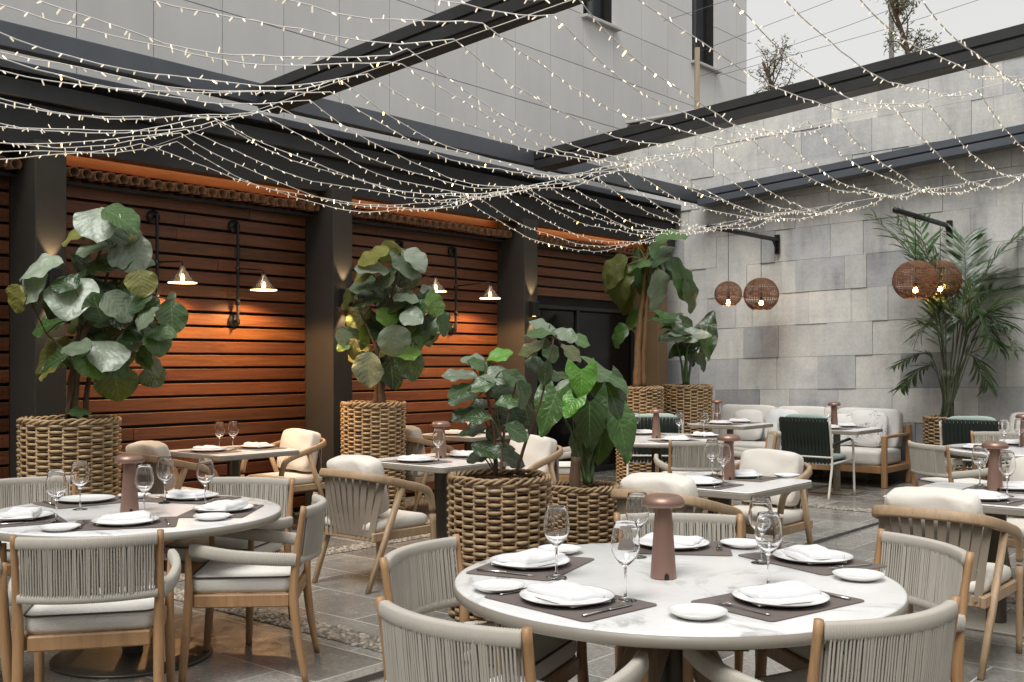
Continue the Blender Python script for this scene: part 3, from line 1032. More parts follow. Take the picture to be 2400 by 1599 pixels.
def palm_frond(mb, st, p0, pm, p1, rg, nl=26, ll=.34, col='gr', wid=.016):
    pts = spline([p0, pm, p1], 14)
    st.tube(pts, [.009 * (1 - .75 * i / (len(pts) - 1)) for i in range(len(pts))], 5)
    n = len(pts)
    for k in range(nl):
        t_ = .42 + .58 * (k + .5) / nl
        i = min(n - 2, int(t_ * (n - 1))); fr = t_ * (n - 1) - i
        P = pts[i].lerp(pts[i + 1], fr); T = (pts[i + 1] - pts[i]).normalized()
        up = Vector((0, 0, 1)); S = T.cross(up)
        if S.length < .05: S = Vector((1, 0, 0))
        S.normalize(); N = S.cross(T).normalized()
        env = (sin(pi * (.12 + .80 * (t_ - .42) / .58))) ** .5
        for sg in (-1, 1):
            D = (T * rg.uniform(.7, 1.1) + S * sg * rg.uniform(.6, .9) + N * rg.uniform(.0, .35)).normalized()
            base_c = LC[col]; c = tuple(x * rg.uniform(.75, 1.3) for x in base_c)
            leaf(mb, P, D, N + S * sg * -.2, ll * env * rg.uniform(.85, 1.1), wid, prof_long, c, rg, droop=rg.uniform(.3, 1.0), ripple=0, fold=.3, nu=2, nv=5)
# ================================================================== ground
g = MB(); S_ = 60
g.add([(-S_, -S_, 0), (S_, -S_, 0), (S_, S_, 0), (-S_, S_, 0)], [(0, 1, 2, 3)], 0, False)
fl = g.build('floor', M['floor']); fl.rotation_euler = (0, 0, ROT); tag(fl, kind='structure')
fl['label'] = 'polished grey brown slate paving of the courtyard'


def pebble_strip(p0, p1, wid, seed):
    """pebbles set on edge in a mortar band; (b, a) end points"""
    rg = random.Random(seed)
    mb = MB(); A = Vector((p0[0], p0[1], 0)); B = Vector((p1[0], p1[1], 0)); T = (B - A); L = T.length; T.normalize(); N = Vector((-T.y, T.x, 0))
    q = [A + N * wid / 2, A - N * wid / 2, B - N * wid / 2, B + N * wid / 2]
    mb.add([v + Vector((0, 0, .004)) for v in q], [(0, 1, 2, 3)], 1, False)
    s = 0
    while s < L:
        w = -wid / 2 + .014
        while w < wid / 2 - .01:
            r = rg.uniform(.010, .017); e = rg.uniform(1.1, 2.0); an = rg.uniform(0, pi); h = rg.uniform(.006, .012)
            c = A + T * (s + rg.uniform(-.012, .012)) + N * (w + rg.uniform(-.008, .008))
            tc = rg.uniform(.45, 1.35); col = (tc * rg.uniform(.95, 1.05), tc, tc * rg.uniform(.9, 1.02), 1)
            vs = []
            for rr, zz in ((1.0, .003), (.82, .003 + h * .7), (.4, .003 + h)):
                for k in range(6):
                    th = k * pi / 3
                    x = rr * r * e * cos(th); y = rr * r * sin(th)
                    vs.append(c + Vector((x * cos(an) - y * sin(an), x * sin(an) + y * cos(an), zz)))
            fs = [(i * 6 + k, i * 6 + (k + 1) % 6, i * 6 + 6 + (k + 1) % 6, i * 6 + 6 + k) for i in range(2) for k in range(6)] + [tuple(12 + k for k in range(6))]
            mb.add(vs, fs, 0, True, [col] * 18)
            w += rg.uniform(.028, .036)
        s += rg.uniform(.032, .042)
    return mb


def m_pebbles():
    t = NT('pebbles'); at = t.node('ShaderNodeVertexColor', layer_name='tint')
    t.set(Base_Color=t.mix(1.0, (.30, .265, .22), at.outputs['Color'], 'MULTIPLY'), Roughness=.5); return t.m


M['pebbles'] = m_pebbles()
for i, (p0, p1) in enumerate((((-8.0, 3.87), (-1.5, 3.87)), ((-8.0, 7.15), (-1.0, 7.15)), ((-6.36, 10.5), (2.0, 10.5)), ((-6.5, 4.0), (-6.5, 7.02)), ((-6.5, 7.28), (-6.5, 13.0)))):
    o = pebble_strip(p0, p1, .21, i).build('pebble_strip', [M['pebbles'], M['mortar']]); o.rotation_euler = (0, 0, ROT)
    tag(o, None, None, 'pebble bands in the paving', 'stuff')
d = MB()
d.box((-3.78, 7.0, .003), (.012, 12.5, .006)); d.box((-3.70, 7.0, .003), (.012, 12.5, .006)); d.box((-3.74, 7.0, .0015), (.07, 12.5, .003), mi=1)
o = d.build('slot_drain', [M['steel'], M['dark']]); o.rotation_euler = (0, 0, ROT); tag(o, 'narrow metal slot drain running across the slate floor', 'drain')

# ================================================================== timber wall, bay by bay
PIL = [.95, 3.906, 6.86, 9.81, 12.76]
BW = -8.46
bay_names = ['dark slatted timber wall panel at the far left edge beyond the first pillar',
             'slatted mahogany wall panel with two lit cone lamps behind the tall fig tree',
             'slatted mahogany wall panel between the middle and the far sconce pillars',
             'slatted mahogany panel above the dark doorway near the pillar with painted warm light']
for k in range(4):
    a0, a1 = PIL[k] + .25, PIL[k + 1]
    t = thing('slatted_wall', bay_names[k], 'wall', (0, 0, 0), ROT, 'slatted timber bays of the long wall')
    rg = random.Random(20 + k)
    mb = MB(); z = .05; zdoor = 2.24 if k == 3 else 0
    while z < 3.34:
        if z > zdoor:
            tc = rg.uniform(.75, 1.25); col = (tc, tc * rg.uniform(.92, 1.06), tc * rg.uniform(.9, 1.1), 1)
            tilt = Matrix.Rotation(radians(rg.uniform(-1.2, .8)), 3, 'Y')
            cut = [a0 + .002, a1 - .002]
            if rg.random() < .45: cut.insert(1, a0 + (a1 - a0) * rg.uniform(.2, .8))
            for q in range(len(cut) - 1):
                kk = rg.uniform(.85, 1.15); c2 = (col[0] * kk, col[1] * kk, col[2] * kk, 1)
                mb.box((BW - .012 + rg.uniform(-.003, .002), (cut[q] + cut[q + 1]) / 2, z + .052 + rg.uniform(-.002, .002)), (.024, cut[q + 1] - cut[q] - .003, .104), .004, tilt, 0, c2)
                for aa in (cut[q] + .06, cut[q + 1] - .06):
                    for zz in (z + .03, z + .075): mb.box((BW + .0015, aa, zz), (.003, .008, .008), .001, None, 0, (.25, .25, .25, 1))
        z += .1276
    mb.build('boards', M['slats'], t)
    b = MB(); b.box((BW - .09, (a0 + a1) / 2, 1.75), (.06, a1 - a0 - .002, 3.5)); b.build('backing', M['dark'], t)
    # row of clay cover tiles
    tl = MB(); n = int((a1 - a0) / .106); rg = random.Random(k)
    for i in range(n):
        a = a0 + (i + .5) * (a1 - a0) / n; zz = 3.035 + rg.uniform(-.006, .006)
        vs = []; m = 12; fs = []
        for b_, ri in ((BW - .02, .041), (BW + .23, .046)):
            for rr in (ri, ri - .009):
                for q in range(m + 1):
                    th = radians(-62) + radians(304) * q / m
                    vs.append((b_, a + rr * cos(th), zz + rr * sin(th) - .05 * (b_ - BW)))
        w_ = m + 1
        for q in range(m):
            fs.append((q, q + 1, 2 * w_ + q + 1, 2 * w_ + q)); fs.append((w_ + q, 3 * w_ + q, 3 * w_ + q + 1, w_ + q + 1))
            fs.append((2 * w_ + q, 2 * w_ + q + 1, 3 * w_ + q + 1, 3 * w_ + q))
        tl.add(vs, fs)
    tl.box((BW + .06, (a0 + a1) / 2, 2.955), (.12, a1 - a0 - .004, .025), mi=1)  # board painted dark to stand for the shadow below the tiles
    tl.build('clay_tile_eave', [M['clay'], M['dark']], t)
    if k == 3:
        dr = thing('glass_door', 'dark framed glass double door in the timber wall behind the potted plants', 'door', (0, 0, 0), ROT)
        f = MB()
        for a in (a0 + .03, (a0 + a1) / 2, a1 - .03): f.box((BW, a, 1.1), (.06, .06, 2.2), .004)
        f.box((BW, (a0 + a1) / 2, 2.205), (.06, a1 - a0 - .01, .05), .004); f.box((BW, (a0 + a1) / 2, .04), (.055, a1 - a0 - .13, .08), .004)
        f.build('door_frame', M['anthracite'], dr)
        for a in ((a0 * 3 + a1) / 4, (a0 + a1 * 3) / 4):
            p = MB(); p.box((BW - .005, a, 1.12), (.012, (a1 - a0) / 2 - .07, 2.08)); p.build('pane', M['door_glass'], dr)
        for s_ in (-1, 1):
            h = MB(); a = (a0 + a1) / 2 + s_ * .07
            h.tube([(BW + .035, a, .95), (BW + .075, a, .95), (BW + .075, a, 1.25), (BW + .035, a, 1.25)], .009, 8); h.build('handle', M['steel'], dr)

pn = ['brown rendered pillar at the left edge beside the tallest fig tree', 'brown rendered pillar with a sconce behind the second fig tree planter',
      'brown rendered pillar with a fully visible up and down sconce', 'brown pillar with painted warm light in the far corner behind the banana plant']
for k in range(4):
    m = MB(); a = PIL[k + 1]; c_ = M['pillar'] if k < 3 else M['pillar_lit']
    m.box((-8.04 - .30, a + .125, 1.6), (.60, .25, 3.2), .006)
    o = m.build('pillar', c_); o.rotation_euler = (0, 0, ROT); tag(o, pn[k], 'pillar', 'rendered pillars of the long wall')

# canopy over the wall: header beam, fascia, ceiling
t = thing('canopy_header', 'dark metal canopy header running along the top of the timber wall', 'canopy', (0, 0, 0), ROT)
A0, A1 = -2.0, 13.38
h = MB(); h.box((-8.22, (A0 + A1) / 2, 3.335), (.16, A1 - A0, .33)); h.build('header', M['anthracite'], t)
h = MB(); h.box((-8.16, (A0 + A1) / 2, 3.573), (.22, A1 - A0, .135), .006); h.build('lower_beam', M['beam'], t)
h = MB(); h.box((-8.30, (A0 + A1) / 2, 3.672), (.30, A1 - A0, .066)); h.build('recess', M['dark'], t)
h = MB(); h.box((-8.13, (A0 + A1) / 2, 3.738), (.18, A1 - A0, .066), .006); h.build('flashing', M['fascia'], t)
h = MB(); h.box((-9.2, (A0 + A1) / 2, 3.46), (1.8, A1 - A0, .16)); h.build('ceiling_slab', M['anthracite'], t)

# open roof frame
t = thing('roof_rail', 'long grey aluminium gutter rail of the open roof, parallel to the timber wall', 'beam', (0, 0, 0), ROT)
r = MB(); r.box((-7.635, (A0 + 13.3) / 2, 3.82), (.07, 13.3 - A0, .18), .006); r.build('rail', M['fascia'], t)
r = MB(); r.box((-7.635, (A0 + 13.3) / 2, 3.724), (.05, 13.3 - A0, .014)); r.build('rubber_seal', M['dark'], t)
sl = .077; an = math.atan(sl)
bn = ['dark grey roof beam crossing the upper left of the courtyard overhead', 'dark grey roof beam crossing the middle of the open roof overhead',
      'slate grey edge beam of the open roof in front of the stone wall']
for k, a in enumerate((5.64, 9.44, 13.08)):
    t = thing('roof_beam', bn[k], 'beam', (0, 0, 0), ROT, 'cross beams of the open roof')
    L = 11.0; R_ = Matrix.Rotation(-an, 3, 'Y')
    def at(s, da, dz):
        return Vector((-7.60 + s * cos(an), a + da, 3.89 + s * sin(an) + dz))
    m_ = M['beam'] if k < 2 else M['fascia']
    b = MB(); b.box(at(L / 2, .11, -.048), (L, .22, .092), .005, R_); b.build('upper_profile', m_, t)
    b = MB(); b.box(at(L / 2, .115, -.105), (L, .20, .02), 0, R_); b.build('shadow_gap', M['dark'], t)
    b = MB(); b.box(at(L / 2, .11, -.162), (L, .23, .092), .005, R_); b.build('lower_profile', m_, t)
    if k == 0:
        b = MB(); b.box(at(L / 2, .11, -.214), (L, .20, .012), 0, R_); b.build('rubber_seal', M['dark'], t)
    if k == 2:
        b = MB(); b.box(at(L / 2, .268, -.12), (L, .09, .05), 0, R_); b.build('shade_ledge', M['anthracite'], t)  # ledge added behind the beam to keep sky light off the stone

# ================================================================== stone wall
rg = random.Random(12)
mb = MB(); tilt = .025; AW = 13.4
b = MB()
pal = [(.585, .58, .55), (.56, .555, .535), (.545, .545, .53), (.52, .53, .53), (.615, .605, .57), (.44, .445, .45), (.345, .348, .355), (.56, .56, .54)]
z = -.55; row = 0
while z < 5.5:
    hgt = .432
    x = -9.2 + rg.uniform(0, .5)
    while x < 9:
        w = rg.choice((.44, .52, .58, .62, .64, .68)) if rg.random() < .85 else rg.uniform(.18, .30)
        lo = 1 if z > 1.55 else 2
        c = rg.choice(pal) if rg.random() < (.65 if lo == 1 else 1) else pal[rg.choice((0, 1, 4, 7))]
        if lo == 1 and c == pal[6]: c = pal[5] if z < 3 else pal[1]
        if lo == 2 and rg.random() < .40: c = pal[rg.choice((6, 6, 5, 5))]
        k = rg.uniform(.93, 1.07); col = (c[0] * k, c[1] * k, c[2] * k, 1)
        y0 = AW + rg.uniform(-.013, .009); gp = .0020
        vs = []
        for xx, zz in ((x + gp, z + gp), (x + w - gp, z + gp), (x + w - gp, z + hgt - gp), (x + gp, z + hgt - gp)):
            Z = zz + tilt * (xx + 4.5)
            vs.append((xx, y0, min(5.08, max(.0, Z))))
        if max(v[2] for v in vs) - min(v[2] for v in vs) > .03:
            mb_v = vs + [(v[0], AW + .03, v[2]) for v in vs]
            mb.add(mb_v, [(0, 1, 2, 3), (0, 4, 5, 1), (1, 5, 6, 2), (2, 6, 7, 3), (3, 7, 4, 0)], 0, False, [col] * 8)
        x += w
    z += hgt; row += 1
t = thing('stone_wall', 'pale grey limestone block wall with mottled stains behind the sofas', 'wall', (0, 0, 0), ROT)
mb.build('stone_facing', M['stone'], t)
b.box((0, AW + 6.02, 2.53), (18.0, 12, 5.06)); b.build('core', M['mortar'], t)
cp = MB(); cp.box((0, AW + .2, 5.10), (18.02, .44, .04), .006); cp.build('coping', M['pale_stone'], t)

# ================================================================== grey facade behind
t = thing('grey_building', 'tall grey panel clad building rising behind the canopy', 'building', (0, 0, 0), ROT)
BF = -10.0; PW, PH = .84, .82
wins = [(17.03, 17.87, 7.0, 9.46), (13.67, 14.51, 7.0, 9.46), (9.47, 10.31, 10.28, 12.74)]
mb = MB(); rg = random.Random(4)
for i in range(-14, 17):
    for j in range(-6, 12):
        a0 = 5.27 + PW * i; a1 = min(19.13, a0 + PW); z0 = 5.36 + PH * j; z1 = z0 + PH
        am, zm = (a0 + a1) / 2, (z0 + z1) / 2
        if a1 - a0 < .05 or z1 < 3.2: continue
        if any(w[0] < am < w[1] and w[2] < zm < w[3] for w in wins): continue
        k = rg.uniform(.97, 1.03); c = (.61 * k, .605 * k, .59 * k, 1)
        gh = .013 if j % 2 == 0 else .007
        mb.box((BF - .02, am, zm), (.04, a1 - a0 - .009, z1 - z0 - gh), 0, None, 0, c)
mb.build('facade_panel', M['panel'], t)
w = MB()
# backing wall with real openings behind the panels
cuts = sorted({-7.0, 19.12} | {w_[0] for w_ in wins} | {w_[1] for w_ in wins}); zc = sorted({3.0, 15.0} | {w_[2] for w_ in wins} | {w_[3] for w_ in wins})
for i in range(len(cuts) - 1):
    for j in range(len(zc) - 1):
        am, zm = (cuts[i] + cuts[i + 1]) / 2, (zc[j] + zc[j + 1]) / 2
        if any(w_[0] < am < w_[1] and w_[2] < zm < w_[3] for w_ in wins): continue
        w.box((BF - .19, am, zm), (.28, cuts[i + 1] - cuts[i], zc[j + 1] - zc[j]))
w.build('wall', M['dark'], t)
en = MB(); en.box((BF - 4.4, 6.06, 8.8), (.3, 26.1, 12.4)); en.box((BF - 2.3, 19.0, 9.0), (3.9, .22, 12)); en.box((BF - 2.3, 6.06, 15.1), (4.5, 26.1, .2)); en.build('rear_shell', M['mortar'], t)
for w_ in wins:
    a0, a1, z0, z1 = w_
    f = MB(); fw = .05; bb = BF - .22
    for a in (a0 + fw / 2, (a0 * .55 + a1 * .45), a1 - fw / 2): f.box((bb, a, (z0 + z1) / 2), (.06, fw, z1 - z0))
    for zz in (z0 + fw / 2, z1 - fw / 2): f.box((bb, (a0 + a1) / 2, zz), (.058, a1 - a0, fw))
    wf = f.build('window', M['anthracite'], t)
    p = MB(); p.box((bb - .01, (a0 + a1) / 2, (z0 + z1) / 2), (.01, a1 - a0 - .02, z1 - z0 - .02)); p.build('pane', M['win_glass'], wf)
    c = MB()
    for q in range(10):
        c.box((bb - .12 + .02 * (q % 2), a0 + .05 + q * .04, (z0 + z1) / 2), (.015, .045, z1 - z0))
    c.build('curtain', M['curtain'], wf)
    s = MB(); s.box((BF + .03, (a0 + a1) / 2 + .02, z0 - .03), (.16, a1 - a0 + .14, .05), .006); s.build('sill', M['pale_stone'], wf)


# ================================================================== terrace things above the stone wall
def olive_tree(loc, H, lean, spread, label, seed):
    t = thing('olive_tree', label, 'tree', loc, 0, 'young olive trees on the terrace')
    rg = random.Random(seed)
    tr = MB(); top = Vector((lean, 0, H * .62))
    pts = spline([(0, 0, 0), (lean * .3 + .02, .02, H * .25), top], 5)
    tr.tube(pts, [.045 - .022 * i / (len(pts) - 1) for i in range(len(pts))], 8)
    tips = []
    for k in range(15):
        s_ = rg.uniform(.35, 1); P = pts[int(s_ * (len(pts) - 1))]
        an_ = rg.uniform(0, 2 * pi); e = P + Vector((cos(an_) * spread * rg.uniform(.5, 1), sin(an_) * spread * .7, H * rg.uniform(.05, .40)))
        m = (P + e) / 2 + Vector((rg.uniform(-.08, .08), 0, rg.uniform(0, .1)))
        sp_ = spline([P, m, e], 4); tr.tube(sp_, [.013 - .010 * i / (len(sp_) - 1) for i in range(len(sp_))], 5)
        tips += sp_[3:]
        for _ in range(3):
            q = rg.choice(sp_[2:]); e2 = q + Vector((rg.uniform(-.25, .25), rg.uniform(-.2, .2), rg.uniform(-.12, .25)))
            tr.tube([q, (q + e2) / 2 + Vector((0, 0, .03)), e2], .0035, 4); tips += [q.lerp(e2, .4), q.lerp(e2, .7), e2]
    tr.build('trunk', M['bark'], t)
    f = MB()
    for p in tips:
        for _ in range(rg.randint(3, 5)):
            D = Vector((rg.uniform(-1, 1), rg.uniform(-1, 1), rg.uniform(-.8, .7))).normalized(); N = Vector((rg.uniform(-1, 1), rg.uniform(-1, 1), rg.uniform(.2, 1)))
            if N.cross(D).length < .1: continue
            c = rg.choice(((.14, .14, .08), (.22, .21, .14), (.11, .115, .06), (.26, .22, .13)))
            leaf(f, p + Vector((rg.uniform(-.06, .06), rg.uniform(-.06, .06), rg.uniform(-.05, .05))), D, N, rg.uniform(.05, .085), .016, prof_long, c, rg, droop=.4, ripple=0, nu=2, nv=3)
    f.build('crown', M['olive'], t)


olive_tree((4.32, 17.0, 5.2), 1.75, -.32, .34, 'small wispy olive tree standing nearest the grey building on the terrace', 2)
olive_tree((5.25, 14.0, 5.22), 1.75, -.30, .36, 'leaning olive tree beside the pale lamp post above the stone wall', 9)
lp = MB(); lp.tube([(0, 0, 0), (0, 0, 4.2)], .035, 12); lp.lathe([(.07, 0), (.07, .02), (.036, .05)], 12)
o = lp.build('lamp_post', M['cream_metal']); o.location = (5.16, 14.5, 5.2); tag(o, 'pale slender metal post rising above the stone wall', 'post')
wp = MB(); wp.box((0, 0, .66), (.075, .075, 1.32), .004); o = wp.build('wooden_post', M['grey_oak']); o.location = (2.96, 17.05, 5.2); tag(o, 'short weathered wooden post in front of the facade window', 'post')
cl = ['thin overhead cable from the wooden post rising to the upper right', 'thin overhead cable passing behind the nearer olive tree', 'thin overhead cable slung lowest across the pale sky', 'thin overhead cable crossing the facade window']
for i, (p, q) in enumerate((((2.96, 17.05, 6.45), (8.0, 14.0, 8.0)), ((2.96, 17.05, 6.05), (8.0, 14.4, 7.5)), ((3.4, 17.5, 6.2), (9.0, 13.6, 7.2)), ((2.4, 16.9, 6.9), (8.4, 15.0, 8.6)))):
    p, q = Vector(p), Vector(q); m = (p + q) / 2 - Vector((0, 0, .12)); c = MB(); c.tube(spline([p, m, q], 6), .004, 5); o = c.build('overhead_cable', M['fascia'])
    tag(o, cl[i], 'cable', 'overhead cables against the sky')

# ================================================================== string lights
bulbs = []
BULB = [(.0001, 0), (.0040, .0), (.0044, -.004), (.0044, -.028), (.0032, -.033), (.0001, -.035)][::-1]
for nm, mt in (('bulb', M['bulb']), ('bulb', M['bulb_hot'])):
    m = MB(); m.lathe([(.0001, 0), (.0040, .0), (.0044, -.004), (.0044, -.028), (.0032, -.033), (.0001, -.035)][::-1], 8)
    o = m.build(nm, mt); bulbs.append(o.data); bpy.data.objects.remove(o)
SUP = [1.05, 4.90, 8.75, 12.75]
BS = [-7.95, -7.76, -7.56, -7.35, -7.13, -6.9, -6.67, -6.43, -6.19, -5.94, -5.68, -5.41, -5.13, -4.84, -4.54, -4.24, -3.93, -3.61, -3.29, -2.96, -2.62, -2.28, -1.93, -1.57]
ordn = ['first', 'second', 'third', 'fourth', 'fifth', 'sixth', 'seventh', 'eighth', 'ninth', 'tenth', 'eleventh', 'twelfth', 'thirteenth', 'fourteenth', 'fifteenth', 'sixteenth', 'seventeenth', 'eighteenth', 'nineteenth', 'twentieth', 'twenty-first', 'twenty-second', 'twenty-third', 'outermost']
rg = random.Random(31)
zs = lambda b: 3.41 + .062 * (b + 6.2)
for i, b0 in enumerate(BS):
    t = thing('string_light', 'white string of fairy lights, %s one out from the timber wall' % ordn[i], 'string lights', uv(SUP[0], b0, zs(b0)), ROT, 'fairy light strings under the open roof')
    pts = []; off = rg.uniform(-.2, .2); pb = b0
    sup = [SUP[0] + off, SUP[1] + rg.uniform(-.15, .15), SUP[2] + rg.uniform(-.15, .15), SUP[3] - .03]
    bb = [b0 + rg.uniform(-.09, .09) for _ in range(4)]
    for s_ in range(3):
        sag = .31 + rg.uniform(-.09, .09); n = 26
        for k in range(n if s_ < 2 else n + 1):
            u = k / n
            b = bb[s_] + (bb[s_ + 1] - bb[s_]) * u + .02 * sin(u * 9 + i)
            a = sup[s_] + (sup[s_ + 1] - sup[s_]) * u
            pts.append(Vector((b - b0, a - SUP[0], zs(b) - zs(b0) - sag * 4 * u * (1 - u) + .012 * sin(u * 17 + i * 2) + rg.uniform(-.006, .006))))
    w = MB(); w.tube(pts, .0038, 5); 
    w.build('cord', M['white_wire'], t)
    L = 0; nxt = .06 * rg.random(); spots = []
    for k in range(len(pts) - 1):
        seg = pts[k + 1] - pts[k]; l = seg.length
        while nxt < L + l:
            up = pi * (rg.random() < .16)
            spots.append((pts[k] + seg * ((nxt - L) / l), (rg.uniform(-.9, .9) + up, rg.uniform(-.9, .9), rg.uniform(0, 6.28)), 1 if rg.random() < .03 else 0))
            nxt += rg.uniform(.065, .15)
        L += l
    R_ = Matrix.Rotation(ROT, 3, 'Z'); O_ = uv(SUP[0], b0, 0)
    inview = lambda P: 0 if (lambda q: q.y > 1 and abs(q.x / q.y) < .5 and (zs(b0) + P.z - 1.49) / q.y < .36)(R_ @ P + O_) else 1
    spots.sort(key=lambda q: (inview(q[0]), (R_ @ q[0] + O_).length))
    rest = MB()
    for k, (P, e, hot) in enumerate(spots):
        if k < 100:
            o = bpy.data.objects.new('bulb', bulbs[hot]); COL.objects.link(o); o.parent = t; o.location = P; o.rotation_euler = e; o.scale = (rg.uniform(.8, 1.05), rg.uniform(.8, 1.05), rg.uniform(.65, 1.1))
        else:
            rest.M = Matrix.Translation(P) @ Euler(e).to_matrix().to_4x4(); rest.lathe(BULB, 8)
    if rest.v: rest.build('bulbs', M['bulb'], t)['kind'] = 'stuff'
sn = ['near the first roof beam, at the upper left', 'under the middle roof beam', 'under the edge beam by the stone wall']
for k, a in enumerate(SUP[1:]):
    c = MB(); p, q = Vector((-8.05, a, zs(-8.05) - .0)), Vector((1.0, a, zs(1.0)))
    c.tube([p.lerp(q, j / 12) for j in range(13)], .003, 5); o = c.build('support_wire', M['white_wire']); o.rotation_euler = (0, 0, ROT)
    tag(o, 'thin wire carrying the fairy lights ' + sn[k], 'wire', 'support wires of the fairy lights')


# ================================================================== lamps on the wall
def lamp_light(name, kind, loc, energy, color=(1, .62, .30), radius=.02, rot=None, spot=None, blend=.5, parent=None):
    l = bpy.data.lights.new(name, kind); l.energy = energy; l.color = color
    if kind != 'AREA': l.shadow_soft_size = radius
    if spot: l.spot_size = radians(spot); l.spot_blend = blend
    o = bpy.data.objects.new(name, l); COL.objects.link(o); o.location = loc
    if rot: o.rotation_euler = rot
    if parent is not None: o.parent = parent
    return o


def swing_lamp(bx, by, lx, ly, zr, label, energy):
    t = thing('swing_arm_lamp', label, 'wall lamp', (bx, by, 0), 0, 'swing arm cone lamps on the timber wall')
    out = Vector((UY, -UX, 0))
    p = MB(); q = out * .07
    p.tube(spline([Vector((0, 0, 2.77)), q * .8 + Vector((0, 0, 2.775)), q + Vector((0, 0, 2.73)), q + Vector((0, 0, 1.93)), q * .8 + Vector((0, 0, 1.885)), Vector((0, 0, 1.88))], 5), .014, 8)
    for z in (2.77, 1.88):
        p.tube([out * .002 + Vector((0, 0, z)), out * .022 + Vector((0, 0, z))], .06, 20)
    for z in (2.36, 2.06): p.tube([q + Vector((0, 0, z - .03)), q + Vector((0, 0, z + .03))], .022, 10)
    p.build('pipe_bracket', M['black'], t)
    e = Vector((lx - bx, ly - by, zr + .17))
    a = MB(); J = q + Vector((0, 0, 2.37)); a.tube([J, J.lerp(e + Vector((0, 0, .02)), .95), e + Vector((0, 0, .016)), e + Vector((0, 0, -.02))], .007, 8)
    a.build('swing_arm', M['black'], t)
    s = MB(); s.lathe([(.121, .0), (.121, .004), (.028, .118), (.022, .15), (.0001, .155)], 36, (e.x, e.y, zr)); s.lathe([(.0001, .148), (.020, .145), (.026, .112), (.118, .001)], 36, (e.x, e.y, zr))
    sh = s.build('lamp_shade', M['smoked'], t)
    b = MB(); b.lathe([(.0001, .03), (.014, .035), (.02, .05), (.017, .066), (.010, .082), (.0001, .084)], 16, (e.x, e.y, zr)); b.build('bulb', M['lamp_bulb'], sh)
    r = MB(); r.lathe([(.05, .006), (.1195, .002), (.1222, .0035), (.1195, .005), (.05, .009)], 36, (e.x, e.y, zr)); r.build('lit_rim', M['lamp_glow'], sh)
    lamp_light('lamp_light', 'SPOT', (e.x, e.y, zr - .012), energy, (1, .58, .25), .03, (0, 0, 0), 150, .35, t)


SWE = 44
swing_lamp(-3.163, 9.387, -2.863, 9.267, 2.18, 'cone wall lamp on a black pipe bracket closest to the tallest fig tree', SWE)
swing_lamp(-2.62, 10.03, -2.30, 9.88, 2.158, 'cone wall lamp on a black pipe bracket above the square table', SWE)
swing_lamp(-1.246, 11.675, -.83, 11.6, 2.26, 'cone wall lamp partly hidden by the leaves of the second fig tree', SWE)
swing_lamp(-.70, 12.32, -.25, 12.2, 2.22, 'cone wall lamp beside the pillar with the bare sconce', SWE)

scl = ['small up and down wall sconce on the left edge pillar, half hidden by leaves', 'up and down wall sconce on the pillar behind the second fig tree', 'up and down wall sconce on the pillar right of the cone lamps']
for k in range(3):
    P = uv(PIL[k + 1] + .125, -8.04, 2.13)
    t = thing('wall_sconce', scl[k], 'wall lamp', P, ROT, 'up and down sconces on the pillars')
    b = MB(); b.box((.045, 0, 0), (.085, .10, .17), .006); b.build('body', M['black'], t)
    for s_ in (-1, 1):
        g_ = MB(); g_.lathe([(.0001, 0), (.022, 0)], 16, (.045, 0, s_ * .0862)); g_.build('lens', M['lamp_glow'], t)
        lamp_light('sconce_light', 'SPOT', (.05, 0, s_ * .095), 14, (1, .72, .42), .012, (radians(180) if s_ > 0 else 0, 0, 0), 62, .45, t)
for k in range(1, 4):
    a0, a1 = PIL[k] + .25, PIL[k + 1]
    l = bpy.data.lights.new('cove_strip', 'AREA'); l.shape = 'RECTANGLE'; l.size = a1 - a0 - .1; l.size_y = .03; l.energy = 2.8; l.color = (1, .55, .22)
    o = bpy.data.objects.new('cove_strip', l); COL.objects.link(o)
    o.location = uv((a0 + a1) / 2, -8.335, 3.235)
    # aim at the boards above the tiles
    dv = (uv((a0 + a1) / 2, BW, 3.06) - o.location).normalized()
    ax = Vector((UX, UY, 0)); zz = -dv; yy = zz.cross(ax); o.rotation_euler = Matrix((ax, yy, zz)).transposed().to_euler()
    sd = MB(); sd.box((-8.318, (a0 + a1) / 2, 3.262), (.02, a1 - a0 - .1, .02)); st_ = sd.build('cove_profile', M['anthracite']); st_.rotation_euler = (0, 0, ROT)
    tag(st_, ('slim light strip hidden above the clay tiles behind the tallest fig', 'slim light strip hidden above the clay tiles between the two sconce pillars', 'slim light strip hidden above the clay tiles over the dark door')[k - 1], 'light strip')


